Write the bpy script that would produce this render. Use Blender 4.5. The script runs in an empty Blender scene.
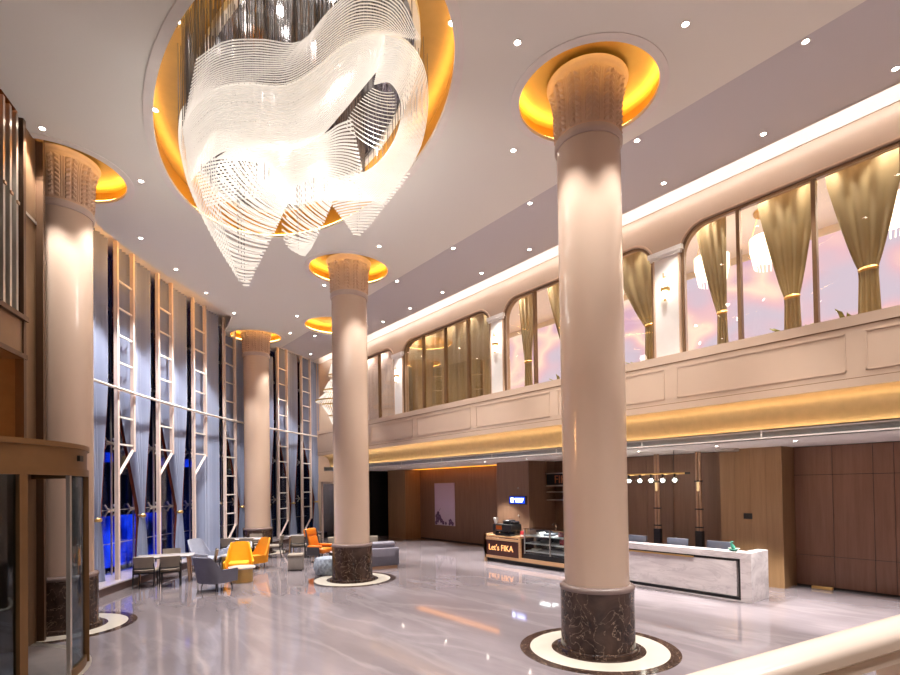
import bpy, bmesh, math, random
from mathutils import Vector, Matrix
random.seed(7)
PI = math.pi
sc = bpy.context.scene
COL = sc.collection

# ------------------------------------------------------------------ helpers
def lin(h):
    h = h.lstrip('#')
    out = []
    for i in (0, 2, 4):
        c = int(h[i:i+2], 16) / 255
        out.append(c / 12.92 if c <= .04045 else ((c + .055) / 1.055) ** 2.4)
    return (*out, 1)

def newmat(name):
    m = bpy.data.materials.new(name); m.use_nodes = True
    nt = m.node_tree
    for n in list(nt.nodes): nt.nodes.remove(n)
    out = nt.nodes.new('ShaderNodeOutputMaterial')
    return m, nt, out

def N(nt, kind, **kw):
    n = nt.nodes.new(kind)
    for k, v in kw.items():
        if k in n.inputs.keys(): n.inputs[k].default_value = v
        else: setattr(n, k, v)
    return n

def coords(nt, scale=(1, 1, 1), rot=(0, 0, 0), kind='Object'):
    tc = N(nt, 'ShaderNodeTexCoord'); mp = N(nt, 'ShaderNodeMapping')
    mp.inputs['Scale'].default_value = scale; mp.inputs['Rotation'].default_value = rot
    nt.links.new(tc.outputs[kind], mp.inputs['Vector'])
    return mp.outputs['Vector']

def ramp(nt, fac, stops):
    r = N(nt, 'ShaderNodeValToRGB')
    e = r.color_ramp.elements
    while len(e) < len(stops): e.new(.5)
    for el, (p, c) in zip(e, stops):
        el.position = p; el.color = lin(c) if isinstance(c, str) else (c, c, c, 1)
    nt.links.new(fac, r.inputs['Fac'])
    return r.outputs['Color']

def simple(name, col, rough=.5, metal=0, spec=.5, noise=.06, nscale=6, bump=0, bscale=80, coat=0, sheen=0, stretch=(1, 1, 1)):
    m, nt, out = newmat(name)
    b = N(nt, 'ShaderNodeBsdfPrincipled', Roughness=rough, Metallic=metal)
    b.inputs['Specular IOR Level'].default_value = spec
    if coat: b.inputs['Coat Weight'].default_value = coat; b.inputs['Coat Roughness'].default_value = .05
    if sheen: b.inputs['Sheen Weight'].default_value = sheen
    v = coords(nt, stretch)
    nz = N(nt, 'ShaderNodeTexNoise', Scale=nscale, Detail=4)
    nt.links.new(v, nz.inputs['Vector'])
    hsv = N(nt, 'ShaderNodeHueSaturation'); hsv.inputs['Color'].default_value = lin(col)
    mr = N(nt, 'ShaderNodeMapRange'); mr.inputs['From Min'].default_value = .3; mr.inputs['From Max'].default_value = .7
    mr.inputs['To Min'].default_value = 1 - noise; mr.inputs['To Max'].default_value = 1 + noise
    nt.links.new(nz.outputs['Fac'], mr.inputs['Value']); nt.links.new(mr.outputs['Result'], hsv.inputs['Value'])
    nt.links.new(hsv.outputs['Color'], b.inputs['Base Color'])
    if bump:
        bz = N(nt, 'ShaderNodeTexNoise', Scale=bscale, Detail=3)
        nt.links.new(v, bz.inputs['Vector'])
        bp = N(nt, 'ShaderNodeBump', Strength=bump, Distance=.01)
        nt.links.new(bz.outputs['Fac'], bp.inputs['Height']); nt.links.new(bp.outputs['Normal'], b.inputs['Normal'])
    nt.links.new(b.outputs['BSDF'], out.inputs['Surface'])
    return m

def emit(name, col, strength):
    m, nt, out = newmat(name)
    e = N(nt, 'ShaderNodeEmission', Strength=strength); e.inputs['Color'].default_value = lin(col)
    nt.links.new(e.outputs[0], out.inputs['Surface'])
    return m

def veined(name, base, dark, vein, scale=1.5, rough=.15, stretch=(1, 1, 1), rot=(0, 0, 0), veinw=.06, distort=1.2, coat=0, vmix=1.0):
    """polished stone: two cloud tones crossed by thin veins"""
    m, nt, out = newmat(name)
    b = N(nt, 'ShaderNodeBsdfPrincipled', Roughness=rough)
    if coat: b.inputs['Coat Weight'].default_value = coat; b.inputs['Coat Roughness'].default_value = .04
    v = coords(nt, stretch, rot)
    n1 = N(nt, 'ShaderNodeTexNoise', Scale=scale, Detail=6, Roughness=.6, Distortion=distort); nt.links.new(v, n1.inputs['Vector'])
    c1 = ramp(nt, n1.outputs['Fac'], [(.32, dark), (.62, base)])
    n2 = N(nt, 'ShaderNodeTexNoise', Scale=scale * 1.4, Detail=5, Roughness=.55, Distortion=distort * 1.6); nt.links.new(v, n2.inputs['Vector'])
    f = ramp(nt, n2.outputs['Fac'], [(.5 - veinw, 0.0), (.5, vmix), (.5 + veinw, 0.0)])
    mx = N(nt, 'ShaderNodeMix', data_type='RGBA')
    nt.links.new(f, mx.inputs[0]); nt.links.new(c1, mx.inputs[6]); mx.inputs[7].default_value = lin(vein)
    nt.links.new(mx.outputs[2], b.inputs['Base Color'])
    nt.links.new(b.outputs['BSDF'], out.inputs['Surface'])
    return m

def wood(name, a, b_, scale=3, rough=.4, axis='Z', spec=.5):
    m, nt, out = newmat(name)
    b = N(nt, 'ShaderNodeBsdfPrincipled', Roughness=rough); b.inputs['Specular IOR Level'].default_value = spec
    s = {'Z': (6, 6, .35), 'X': (.35, 6, 6), 'Y': (6, .35, 6)}[axis]
    v = coords(nt, s)
    n1 = N(nt, 'ShaderNodeTexNoise', Scale=scale, Detail=5, Roughness=.65); nt.links.new(v, n1.inputs['Vector'])
    c = ramp(nt, n1.outputs['Fac'], [(.3, a), (.7, b_)])
    nt.links.new(c, b.inputs['Base Color']); nt.links.new(b.outputs['BSDF'], out.inputs['Surface'])
    return m

def glassmat(name, tint='#ffffff', refl=.08, rough=.0):
    m, nt, out = newmat(name)
    t = N(nt, 'ShaderNodeBsdfTransparent'); t.inputs['Color'].default_value = lin(tint)
    g = N(nt, 'ShaderNodeBsdfGlossy', Roughness=rough)
    lw = N(nt, 'ShaderNodeLayerWeight', Blend=.25)
    mr = N(nt, 'ShaderNodeMapRange'); mr.inputs['To Min'].default_value = refl * .6; mr.inputs['To Max'].default_value = min(.7, .25 + refl * 4)
    nt.links.new(lw.outputs['Fresnel'], mr.inputs['Value'])
    mx = N(nt, 'ShaderNodeMixShader')
    nt.links.new(mr.outputs['Result'], mx.inputs['Fac']); nt.links.new(t.outputs[0], mx.inputs[1]); nt.links.new(g.outputs[0], mx.inputs[2])
    nt.links.new(mx.outputs[0], out.inputs['Surface'])
    return m

class MB:
    """collects shapes into one bmesh"""
    def __init__(s): s.bm = bmesh.new()
    def _faces(s, verts, faces, mi=0, sm=False):
        vs = [s.bm.verts.new(v) for v in verts]
        for f in faces:
            try: fc = s.bm.faces.new([vs[i] for i in f])
            except ValueError: continue
            fc.material_index = mi; fc.smooth = sm
        return vs
    def box(s, x0, x1, y0, y1, z0, z1, mi=0):
        v = [(x, y, z) for z in (z0, z1) for y in (y0, y1) for x in (x0, x1)]
        s._faces(v, [(0, 2, 3, 1), (4, 5, 7, 6), (0, 1, 5, 4), (2, 6, 7, 3), (0, 4, 6, 2), (1, 3, 7, 5)], mi); return s
    def obox(s, c, size, rz=0, mi=0, tilt=None):
        hx, hy, hz = [k / 2 for k in size]
        M = Matrix.Rotation(rz, 3, 'Z')
        if tilt is not None: M = M @ tilt
        v = [Vector(c) + M @ Vector((x, y, z)) for z in (-hz, hz) for y in (-hy, hy) for x in (-hx, hx)]
        s._faces(v, [(0, 2, 3, 1), (4, 5, 7, 6), (0, 1, 5, 4), (2, 6, 7, 3), (0, 4, 6, 2), (1, 3, 7, 5)], mi); return s
    def rbox(s, c, size, r=.04, rz=0, mi=0, seg=3, tilt=None):
        """box with rounded edges"""
        b = bmesh.new(); bmesh.ops.create_cube(b, size=1)
        for v in b.verts: v.co = Vector((v.co.x * size[0], v.co.y * size[1], v.co.z * size[2]))
        bmesh.ops.bevel(b, geom=b.edges[:], offset=min(r, min(size) * .49), segments=seg, profile=.5, affect='EDGES')
        M = Matrix.Rotation(rz, 3, 'Z')
        if tilt is not None: M = M @ tilt
        s._merge(b, M, Vector(c), mi, True); return s
    def _merge(s, b, M, off, mi, sm):
        b.verts.index_update()
        vs = [s.bm.verts.new(M @ v.co + off) for v in b.verts]
        for f in b.faces:
            try: n = s.bm.faces.new([vs[v.index] for v in f.verts])
            except ValueError: continue
            n.material_index = mi; n.smooth = sm
        b.free()
    def tube(s, path, r, n=8, mi=0, closed=False, caps=True):
        P = [Vector(p) for p in path]; rings = []
        rr = r if isinstance(r, (list, tuple)) else [r] * len(P)
        up = None
        for i, p in enumerate(P):
            if closed: t = P[(i + 1) % len(P)] - P[i - 1]
            else: t = P[min(i + 1, len(P) - 1)] - P[max(i - 1, 0)]
            t.normalize()
            if up is None:
                up = Vector((0, 0, 1)) if abs(t.z) < .9 else Vector((1, 0, 0))
            a = t.cross(up); 
            if a.length < 1e-4: a = t.orthogonal()
            a.normalize(); b = a.cross(t).normalized(); up = b
            rings.append([s.bm.verts.new(p + (a * math.cos(2 * PI * k / n) + b * math.sin(2 * PI * k / n)) * rr[i]) for k in range(n)])
        m = len(P)
        for i in range(m if closed else m - 1):
            A, B = rings[i], rings[(i + 1) % m]
            for k in range(n):
                f = s.bm.faces.new([A[k], A[(k + 1) % n], B[(k + 1) % n], B[k]]); f.smooth = True; f.material_index = mi
        if caps and not closed:
            for R in (rings[0], rings[-1]):
                f = s.bm.faces.new(R); f.material_index = mi
        return s
    def cyl(s, p0, p1, r, n=16, mi=0, r1=None):
        return s.tube([p0, p1], [r, r if r1 is None else r1], n, mi)
    def lathe(s, prof, c=(0, 0, 0), n=48, mi=0, a0=0, a1=2 * PI, sm=True, ex=1, ey=1, mis=None):
        full = abs(a1 - a0 - 2 * PI) < 1e-6
        cols = []
        for k in range(n if full else n + 1):
            a = a0 + (a1 - a0) * k / n
            cols.append([s.bm.verts.new((c[0] + r * math.cos(a) * ex, c[1] + r * math.sin(a) * ey, c[2] + z)) for r, z in prof])
        m = len(cols)
        for k in range(m if full else m - 1):
            A, B = cols[k], cols[(k + 1) % m]
            for j in range(len(prof) - 1):
                try: f = s.bm.faces.new([A[j], B[j], B[j + 1], A[j + 1]])
                except ValueError: continue
                f.smooth = sm; f.material_index = mis[j] if mis else mi
        return s
    def disc(s, c, r, n=48, mi=0, ex=1, ey=1):
        s._faces([(c[0] + r * ex * math.cos(2 * PI * k / n), c[1] + r * ey * math.sin(2 * PI * k / n), c[2]) for k in range(n)], [tuple(range(n))], mi); return s
    def sphere(s, c, r, mi=0, sc_=(1, 1, 1), u=16, v=10):
        b = bmesh.new(); bmesh.ops.create_uvsphere(b, u_segments=u, v_segments=v, radius=r)
        s._merge(b, Matrix.Diagonal(sc_), Vector(c), mi, True); return s
    def grid(s, fn, nu, nv, mi=0, sm=True):
        vs = [[s.bm.verts.new(fn(i / nu, j / nv)) for j in range(nv + 1)] for i in range(nu + 1)]
        for i in range(nu):
            for j in range(nv):
                f = s.bm.faces.new([vs[i][j], vs[i + 1][j], vs[i + 1][j + 1], vs[i][j + 1]]); f.smooth = sm; f.material_index = mi
        return s
    def prism(s, pts, z0, z1, mi=0):
        n = len(pts)
        v = [(x, y, z0) for x, y in pts] + [(x, y, z1) for x, y in pts]
        s._faces(v, [tuple(range(n))[::-1], tuple(range(n, 2 * n))] + [(i, (i + 1) % n, n + (i + 1) % n, n + i) for i in range(n)], mi); return s
    def slab(s, fn, nu, nv, th, mi=0, sm=True):
        """curved sheet with thickness: fn(u,v)->point, th along the local normal"""
        e = 1e-3
        def nor(u, v):
            a = Vector(fn(min(u + e, 1), v)) - Vector(fn(max(u - e, 0), v)); b = Vector(fn(u, min(v + e, 1))) - Vector(fn(u, max(v - e, 0)))
            n = a.cross(b); return n.normalized() if n.length > 1e-9 else Vector((0, 0, 1))
        A = [[s.bm.verts.new(Vector(fn(i / nu, j / nv))) for j in range(nv + 1)] for i in range(nu + 1)]
        B = [[s.bm.verts.new(Vector(fn(i / nu, j / nv)) + nor(i / nu, j / nv) * th) for j in range(nv + 1)] for i in range(nu + 1)]
        def q(*v):
            try: f = s.bm.faces.new(v); f.smooth = sm; f.material_index = mi
            except ValueError: pass
        for i in range(nu):
            for j in range(nv):
                q(A[i][j], A[i][j + 1], A[i + 1][j + 1], A[i + 1][j]); q(B[i][j], B[i + 1][j], B[i + 1][j + 1], B[i][j + 1])
        for i in range(nu):
            q(A[i][0], A[i + 1][0], B[i + 1][0], B[i][0]); q(A[i][nv], B[i][nv], B[i + 1][nv], A[i + 1][nv])
        for j in range(nv):
            q(A[0][j], B[0][j], B[0][j + 1], A[0][j + 1]); q(A[nu][j], A[nu][j + 1], B[nu][j + 1], B[nu][j])
        return s
    def build(s, name, mats, parent=None, fixn=True):
        if fixn: bmesh.ops.recalc_face_normals(s.bm, faces=s.bm.faces[:])
        me = bpy.data.meshes.new(name); s.bm.to_mesh(me); s.bm.free()
        me.set_sharp_from_angle(angle=math.radians(38))
        for m in (mats if isinstance(mats, (list, tuple)) else [mats]): me.materials.append(m)
        o = bpy.data.objects.new(name, me); COL.objects.link(o)
        if parent is not None: o.parent = parent
        return o

def tag(o, label, cat, group=None, kind=None):
    o['label'] = label; o['category'] = cat
    if group: o['group'] = group
    if kind: o['kind'] = kind
    return o
def thing(name, label, cat, loc=(0, 0, 0), rz=0, group=None, kind=None):
    o = bpy.data.objects.new(name, None); COL.objects.link(o)
    o.empty_display_size = .1
    o.location = loc; o.rotation_euler = (0, 0, rz)
    return tag(o, label, cat, group, kind)
def struct(o, label=None, cat=None):
    o['kind'] = 'structure'
    if label: o['label'] = label
    if cat: o['category'] = cat
    return o
def kids(o): return [c for c in ALL() if c.parent == o]
def ALL(): return list(COL.objects)
def dup(root, loc, rz, label, group=None):
    r = root.copy(); COL.objects.link(r); r.location = loc; r.rotation_euler = (0, 0, rz); r['label'] = label
    if group: r['group'] = group
    for ch in list(root.children):
        c = ch.copy(); COL.objects.link(c); c.parent = r
        for g in list(ch.children):
            d = g.copy(); COL.objects.link(d); d.parent = c
    return r
def text_obj(name, body, size, m, parent, loc, rot, ext=.01, align='LEFT'):
    cu = bpy.data.curves.new(name, 'FONT'); cu.body = body; cu.size = size; cu.extrude = ext; cu.align_x = align
    tmp = bpy.data.objects.new('tmp_text', cu); COL.objects.link(tmp)
    dg = bpy.context.evaluated_depsgraph_get()
    me = bpy.data.meshes.new_from_object(tmp.evaluated_get(dg))
    bpy.data.objects.remove(tmp)
    me.materials.clear(); me.materials.append(m)
    o = bpy.data.objects.new(name, me); COL.objects.link(o); o.parent = parent; o.location = loc; o.rotation_euler = rot
    return o
def lamp(name, kind, loc, energy, col=(1, .9, .78), size=.1, parent=None, rot=(0, 0, 0), spot=None, blend=.6):
    l = bpy.data.lights.new(name, kind); l.energy = energy; l.color = col
    if kind == 'SPOT': l.spot_size = spot; l.spot_blend = blend; l.shadow_soft_size = size
    elif kind == 'AREA': l.size = size
    else: l.shadow_soft_size = size
    o = bpy.data.objects.new(name, l); COL.objects.link(o); o.location = loc; o.rotation_euler = rot
    if parent: o.parent = parent
    return o

# ------------------------------------------------------------------ materials
M_ceil = None
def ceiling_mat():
    m, nt, out = newmat('ceiling paint with painted shade')
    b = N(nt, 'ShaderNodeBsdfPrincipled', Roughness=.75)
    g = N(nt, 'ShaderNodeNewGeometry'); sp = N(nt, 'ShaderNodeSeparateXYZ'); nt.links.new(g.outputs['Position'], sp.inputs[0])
    st = N(nt, 'ShaderNodeMath', operation='GREATER_THAN'); st.inputs[1].default_value = 8.42  # chandelier glow and the shade beyond it painted as two tones
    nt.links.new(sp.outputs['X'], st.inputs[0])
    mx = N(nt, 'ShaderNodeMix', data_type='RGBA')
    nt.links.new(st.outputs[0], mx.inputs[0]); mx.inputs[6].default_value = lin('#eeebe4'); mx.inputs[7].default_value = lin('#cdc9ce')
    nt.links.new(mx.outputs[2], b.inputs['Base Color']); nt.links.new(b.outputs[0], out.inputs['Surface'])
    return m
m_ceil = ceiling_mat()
m_floor = veined('polished mauve marble', '#80767a', '#70676a', '#978d90', scale=.45, rough=.055, stretch=(1.7, .4, 1), rot=(0, 0, .12), veinw=.07, distort=.25, vmix=.35)
m_peach = simple('peach stone panel', '#c2a893', .28, noise=.05, nscale=.7, spec=.5)
m_column = simple('peach column stone', '#c8ae9b', .16, noise=.035, nscale=.8, spec=.55)
m_peach2 = simple('carved peach stone', '#cfae94', .4, noise=.05)
m_white = simple('white moulding paint', '#efe8e2', .5, noise=.02)
m_gold = simple('brushed gold', '#d6b070', .36, metal=.9, noise=.08, nscale=3)
m_goldleaf = simple('gold leaf', '#e2b55a', .4, metal=.8, noise=.06, nscale=2)
m_bronze = simple('bronze metal', '#bd9a7e', .35, metal=.6, noise=.06)
m_dbronze = simple('dark bronze metal', '#84674c', .35, metal=.6, noise=.06)
m_steel = simple('mirror steel', '#8d8a8c', .08, metal=1, noise=.02)
m_satin = simple('satin steel fins', '#c9c0b6', .3, metal=.75, noise=.05, stretch=(1, 1, .1))
m_dark = simple('black metal', '#151314', .35, noise=.05)
m_black = simple('black plastic', '#101012', .4, noise=.05)
m_darkmarble = veined('dark emperador marble', '#49372f', '#211614', '#c9ad94', scale=2.2, rough=.1, veinw=.007, distort=.8, vmix=.6, rot=(.5, .4, 0))
m_cream = simple('cream inlay marble', '#c6bdb0', .12, noise=.04, nscale=2)
m_whitemarble = veined('white grey marble', '#ddd5d4', '#bcb2b4', '#9d9296', scale=.8, rough=.14, stretch=(1, .5, 1.6), rot=(.6, .3, 0), veinw=.03, distort=1.5, vmix=.35)
m_woodred = wood('red brown wood', '#74513f', '#83604f', 2, .38)
m_woodtan = wood('tan wood veneer', '#856544', '#957452', 2, .4)
m_woodbrown = wood('brown wood veneer', '#735643', '#82644f', 2, .42)
m_woodlight = wood('light oak', '#b58a62', '#cba27a', 3, .45, 'Y')
m_truss = simple('blush white steel', '#e3cfc6', .35, noise=.02)
m_curtain = simple('grey blue velvet', '#99a2bd', .65, noise=.06, nscale=1.2, sheen=.3, stretch=(1, 1, .2))
m_curtain2 = simple('mauve grey sheer', '#8d8694', .7, noise=.05)
m_rust = simple('rust satin lining', '#7a3218', .5, noise=.08)
def olivem():
    m, nt, out = newmat('olive gold satin')
    b = N(nt, 'ShaderNodeBsdfPrincipled', Roughness=.45); b.inputs['Base Color'].default_value = lin('#a39470'); b.inputs['Sheen Weight'].default_value = .3
    t = N(nt, 'ShaderNodeBsdfTranslucent'); t.inputs['Color'].default_value = lin('#a8986c')
    mx = N(nt, 'ShaderNodeMixShader', Fac=.3); nt.links.new(b.outputs[0], mx.inputs[1]); nt.links.new(t.outputs[0], mx.inputs[2]); nt.links.new(mx.outputs[0], out.inputs['Surface']); return m
m_olive = olivem()
m_glass = glassmat('clear glass', '#eef4f6', .10)
m_nightglass = glassmat('facade glass', '#c8d4e8', .10)
m_doorglass = glassmat('door glass', '#b9cbd8', .10)
m_mezzglass = glassmat('mezzanine glass', '#fff8ee', .02)
m_warmled = emit('amber led strip', '#ffcf78', 15)
m_goldtop = simple('dim gold ceiling', '#b08d52', .35, metal=.6, noise=.05)
m_goldband = simple('satin gold band', '#dcbc8a', .45, metal=.55, noise=.05)
m_whiteled = emit('white led strip', '#fff7f0', 14)
m_lens = emit('downlight lens', '#fff4e4', 30)
m_greychair = simple('slate grey fabric', '#6a6977', .85, noise=.06, bump=.2, bscale=150)
m_lav = simple('pale blue grey fabric', '#9fa3b4', .85, noise=.06, bump=.2, bscale=150)
m_yellow = simple('saffron fabric', '#f0a50a', .8, noise=.04, bump=.15, bscale=150)
m_ochre = simple('ochre fabric', '#d98a0e', .8, noise=.04, bump=.15, bscale=150)
m_orange = simple('orange leather', '#d9761a', .45, noise=.06, nscale=8)
m_beigefab = simple('beige linen', '#887c70', .85, noise=.05, bump=.2, bscale=150)
m_shell = simple('charcoal leather', '#34343a', .4, noise=.05)
m_ottoman = simple('quilted grey blue', '#8b93a0', .8, noise=.3, nscale=14, bump=.8, bscale=14)
m_greybox = simple('grey beige upholstery', '#8e8680', .8, noise=.05)
m_sofa = simple('dove grey leather', '#75707c', .55, noise=.05)
m_green = simple('jade green glaze', '#3f7f6c', .15, noise=.2, nscale=20)
m_leaf = simple('palm leaf', '#8a8a4a', .6, noise=.2)
m_pot = simple('grey planter', '#8a827c', .6)
m_screen = simple('monitor shell', '#4c4f5b', .35)
m_red = simple('red carton', '#b8323a', .6)
m_paper = simple('white card', '#e9e4de', .7)
# ------------------------------------------------------------------ light levels
RIB_E, CH_W, DL_W, CH_LOW = .18, 58, 530, 12
PELMET_E, BLUE_E, VEST_W, LOW_F, FAC_F, GDL_F = 45, 2.6, 260, 1.15, 1.45, .3
MURAL_E, GAL_W, PIER_W, EXPO = .8, 160, 28, 0.5
SHEETS = {
  'A1': ('ends',[[2.62,8.33,8.0],[2.41,8.46,7.96],[2.26,8.58,7.78],[2.18,8.72,7.45],[2.16,8.83,7.11],[2.33,8.98,6.71],[2.55,9.11,6.4],[2.79,9.22,6.14]],[[3.36,8.67,7.53],[3.34,8.68,7.42],[3.31,8.74,7.29],[3.25,8.82,7.11],[3.18,8.91,6.91],[3.07,9.01,6.64],[2.98,9.1,6.4],[2.89,9.19,6.15]],34,(-0.1,-0.16)),
  'A2': ('ends',[[1.59,7.99,7.93],[1.62,7.92,7.98],[1.67,7.85,8.03],[1.74,7.76,8.07],[1.83,7.67,8.1],[1.96,7.62,8.16]],[[1.76,8.73,7.68],[1.86,8.85,7.4],[2.02,8.94,7.1],[2.23,9.02,6.77],[2.48,9.14,6.48],[2.72,9.2,6.18]],24,(-0.1,-0.02)),
  'B1': ('ends',[[3.82,8.38,7.83],[3.6,8.47,7.9],[3.43,8.54,7.81],[3.34,8.63,7.63],[3.31,8.69,7.35],[3.33,8.79,7.05],[3.44,8.86,6.86],[3.61,8.79,6.75]],[[4.12,8.47,7.69],[4.09,8.49,7.56],[4.05,8.56,7.42],[4.0,8.63,7.27],[3.93,8.66,7.1],[3.87,8.68,6.97],[3.82,8.7,6.85],[3.74,8.74,6.73]],24,(-0.07,-0.12)),
  'C1': ('ends',[[3.89,8.46,7.97],[3.99,8.47,7.79],[4.12,8.47,7.64],[4.24,8.43,7.48],[4.35,8.38,7.33],[4.46,8.34,7.16]],[[5.16,7.51,8.11],[5.05,7.67,7.91],[4.95,7.82,7.73],[4.83,7.97,7.54],[4.73,8.12,7.36],[4.59,8.28,7.16]],22,(0,0.08)),
  'U': ('wave',[[1.53,7.58,7.45],[1.62,7.33,7.63],[1.82,7.14,7.83],[2.14,6.9,7.91],[2.59,6.72,7.98],[2.96,6.57,8.28],[3.24,6.35,8.58],[3.52,6.13,8.74],[3.76,6.03,8.83]],[[1.84,8.64,7.33],[1.99,8.47,7.56],[2.27,8.36,7.84],[2.68,8.19,7.97],[3.17,7.99,8.01],[3.57,7.73,8.27],[3.8,7.42,8.57],[3.95,7.03,8.79],[4.05,6.56,8.93]],28,0),
  'M': ('wave',[[2.2,8.5,7.76],[2.61,8.33,8.11],[3.15,8.11,8.18],[3.64,7.81,8.34],[3.88,7.71,8.55],[4.09,7.62,8.68]],[[2.97,8.62,8.08],[3.18,8.59,7.93],[3.43,8.54,7.79],[3.82,8.38,8.01],[4.25,8.21,7.97],[4.62,8.06,7.78]],20,0),
  'R': ('wave',[[3.75,6.04,8.84],[4.11,6.0,8.88],[4.45,6.08,8.73],[4.8,6.47,8.57],[4.99,6.94,8.26],[5.0,7.47,8.0],[4.82,7.98,7.63]],[[4.07,6.87,8.81],[4.3,6.78,8.89],[4.56,6.89,8.82],[4.68,7.06,8.61],[4.7,7.37,8.37],[4.55,7.65,8.11],[4.31,8.07,7.97]],22,0),
  'T': ('wave',[[1.53,6.82,7.87],[1.78,6.51,8.01],[2.14,6.25,8.05],[2.56,6.09,8.13],[2.77,5.68,8.35],[3.06,5.34,8.57],[3.51,5.27,8.59],[3.98,5.51,8.5]],[[1.53,7.58,7.45],[1.62,7.33,7.63],[1.82,7.14,7.83],[2.14,6.9,7.91],[2.59,6.72,7.98],[2.96,6.57,8.28],[3.24,6.35,8.58],[3.52,6.13,8.74],[3.76,6.03,8.83]],20,0),
  'A1b': ('ends',[[2.77,8.59,8.13],[2.52,8.74,8.08],[2.38,8.85,7.87],[2.35,9.03,7.52],[2.36,9.13,7.2],[2.49,9.24,6.82],[2.66,9.33,6.54],[2.84,9.37,6.28]],[[3.5,8.94,7.8],[3.47,8.95,7.62],[3.41,9.03,7.45],[3.34,9.11,7.29],[3.25,9.2,7.08],[3.14,9.3,6.8],[3.06,9.39,6.57],[2.95,9.43,6.33]],24,(-0.06,-0.1)),
  'B1b': ('ends',[[4.01,8.63,8.05],[3.78,8.72,8.09],[3.61,8.79,7.95],[3.51,8.88,7.76],[3.48,8.95,7.48],[3.5,9.05,7.2],[3.58,9.07,7.01],[3.72,9.01,6.92]],[[4.29,8.73,7.97],[4.24,8.75,7.78],[4.17,8.83,7.61],[4.09,8.86,7.43],[4.03,8.94,7.29],[3.96,8.97,7.14],[3.91,8.99,7.04],[3.84,9.02,6.94]],16,(-0.05,-0.08)),
  'H': ('ends',[[4.2,7.15,8.97],[4.1,7.3,8.85],[3.99,7.45,8.67],[3.93,7.58,8.5]],[[4.69,7.27,9.21],[4.78,7.35,9.02],[4.76,7.46,8.74],[4.67,7.71,8.45]],16,(0,-0.12)),
  'G': ('wave',[[2.95,8.84,8.19],[3.26,8.82,8.07],[3.55,8.81,7.96],[3.94,8.65,8.19],[4.39,8.47,8.15],[4.79,8.2,8.02]],[[3.13,9.52,8.23],[3.44,9.4,8.02],[3.77,9.37,7.94],[4.19,9.2,8.08],[4.66,9.01,8.15],[5.11,8.61,8.12]],14,0),
  'A0': ('wave',[[2.0,9.22,7.94],[2.47,9.25,8.25],[2.92,9.17,8.38],[3.51,9.04,8.22]],[[2.35,9.83,7.64],[2.78,9.77,7.86],[3.22,9.59,7.97],[3.67,9.41,7.88]],14,0),
}
OVAL_DL = [(1.56, 8.04, 'small downlight in the gold trough of the oval recess, upper left'), (1.62, 10.19, 'small downlight in the gold trough of the oval recess, lower left'), (4.68, 5.7, 'small downlight in the gold trough of the oval recess, at its right')]
# ------------------------------------------------------------------ room shell
HC = 8.8
AC = Vector((31.29, -4.02)); AR = 35.932                      # centre and radius of the curved glass front
def arc(s, off=0.0):
    a = s / AR
    return Vector((AC.x + (AR + off) * math.cos(a), AC.y + (AR + off) * math.sin(a)))
def arc_ang(s): return s / AR                                    # outward direction angle
def portal(y): return .03 - .39 * (11.6 - y)                     # x of the entrance wall at y

mb = MB(); mb.box(-14, 17, -6, 27, -.12, 0); struct(mb.build('floor', m_floor), 'polished mauve marble floor', 'floor')

COLS = [(6.935, 5.05), (6.97, 13.3), (6.98, 21.4), (.38, 12.5)]
RINGS = COLS + [(8.95, 18.25)]
OV = (3.59, 8.89, 2.25, 4.10, -.08)                              # chandelier recess: centre, half axes, turn
def oval(t, a, z):
    x = (OV[2] - t) * math.cos(a); y = (OV[3] - t) * math.sin(a); c, s = math.cos(OV[4]), math.sin(OV[4])
    return (OV[0] + x * c - y * s, OV[1] + x * s + y * c, z)
ROS = [1.16, 1.18, 1.05, 1.15, 1.20]

def ceiling():
    b = bmesh.new()
    E = []
    def loop(pts):
        vs = [b.verts.new((x, y, HC)) for x, y in pts]
        for i in range(len(vs)): E.append(b.edges.new((vs[i], vs[(i + 1) % len(vs)])))
    out = [(10.57, -4.6), (10.57, 24.0)]
    fac = [(10.5, 23.9), (9.6, 23.2), (8.5, 22.45), (7.4, 22.62), (6.55, 22.6), (5.8, 22.0), (5.7, 20.8), (5.5, 19.5), (4.09, 17.9), (2.42, 16.2), (1.75, 15.4), (1.1, 14.45), (.9, 13.95), (.1, 13.8), (-.7, 13.5), (-1.0, 12.6), (-.9, 11.7), (-.55, 11.25)]
    out += fac
    out += [(portal(10.9), 10.9), (portal(-4.6), -4.6)]
    loop(out)
    for (cx, cy), RO in zip(RINGS, ROS): loop([(cx + RO * math.cos(2 * PI * k / 64), cy + RO * math.sin(2 * PI * k / 64)) for k in range(64)])
    loop([oval(0, 2 * PI * k / 96, 0)[:2] for k in range(96)])
    bmesh.ops.triangle_fill(b, use_beauty=True, edges=E, normal=(0, 0, -1))
    r = bmesh.ops.extrude_face_region(b, geom=b.faces[:])
    bmesh.ops.translate(b, vec=(0, 0, .05), verts=[v for v in r['geom'] if isinstance(v, bmesh.types.BMVert)])
    bmesh.ops.recalc_face_normals(b, faces=b.faces[:])
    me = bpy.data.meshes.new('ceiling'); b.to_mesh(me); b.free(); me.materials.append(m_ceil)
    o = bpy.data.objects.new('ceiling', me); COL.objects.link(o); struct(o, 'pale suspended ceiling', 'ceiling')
ceiling()
mb = MB(); mb.box(-14, 17, -6, 27, 9.5, 9.65); struct(mb.build('ceiling.001', m_white), 'slab above the suspended ceiling', 'ceiling')

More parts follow.
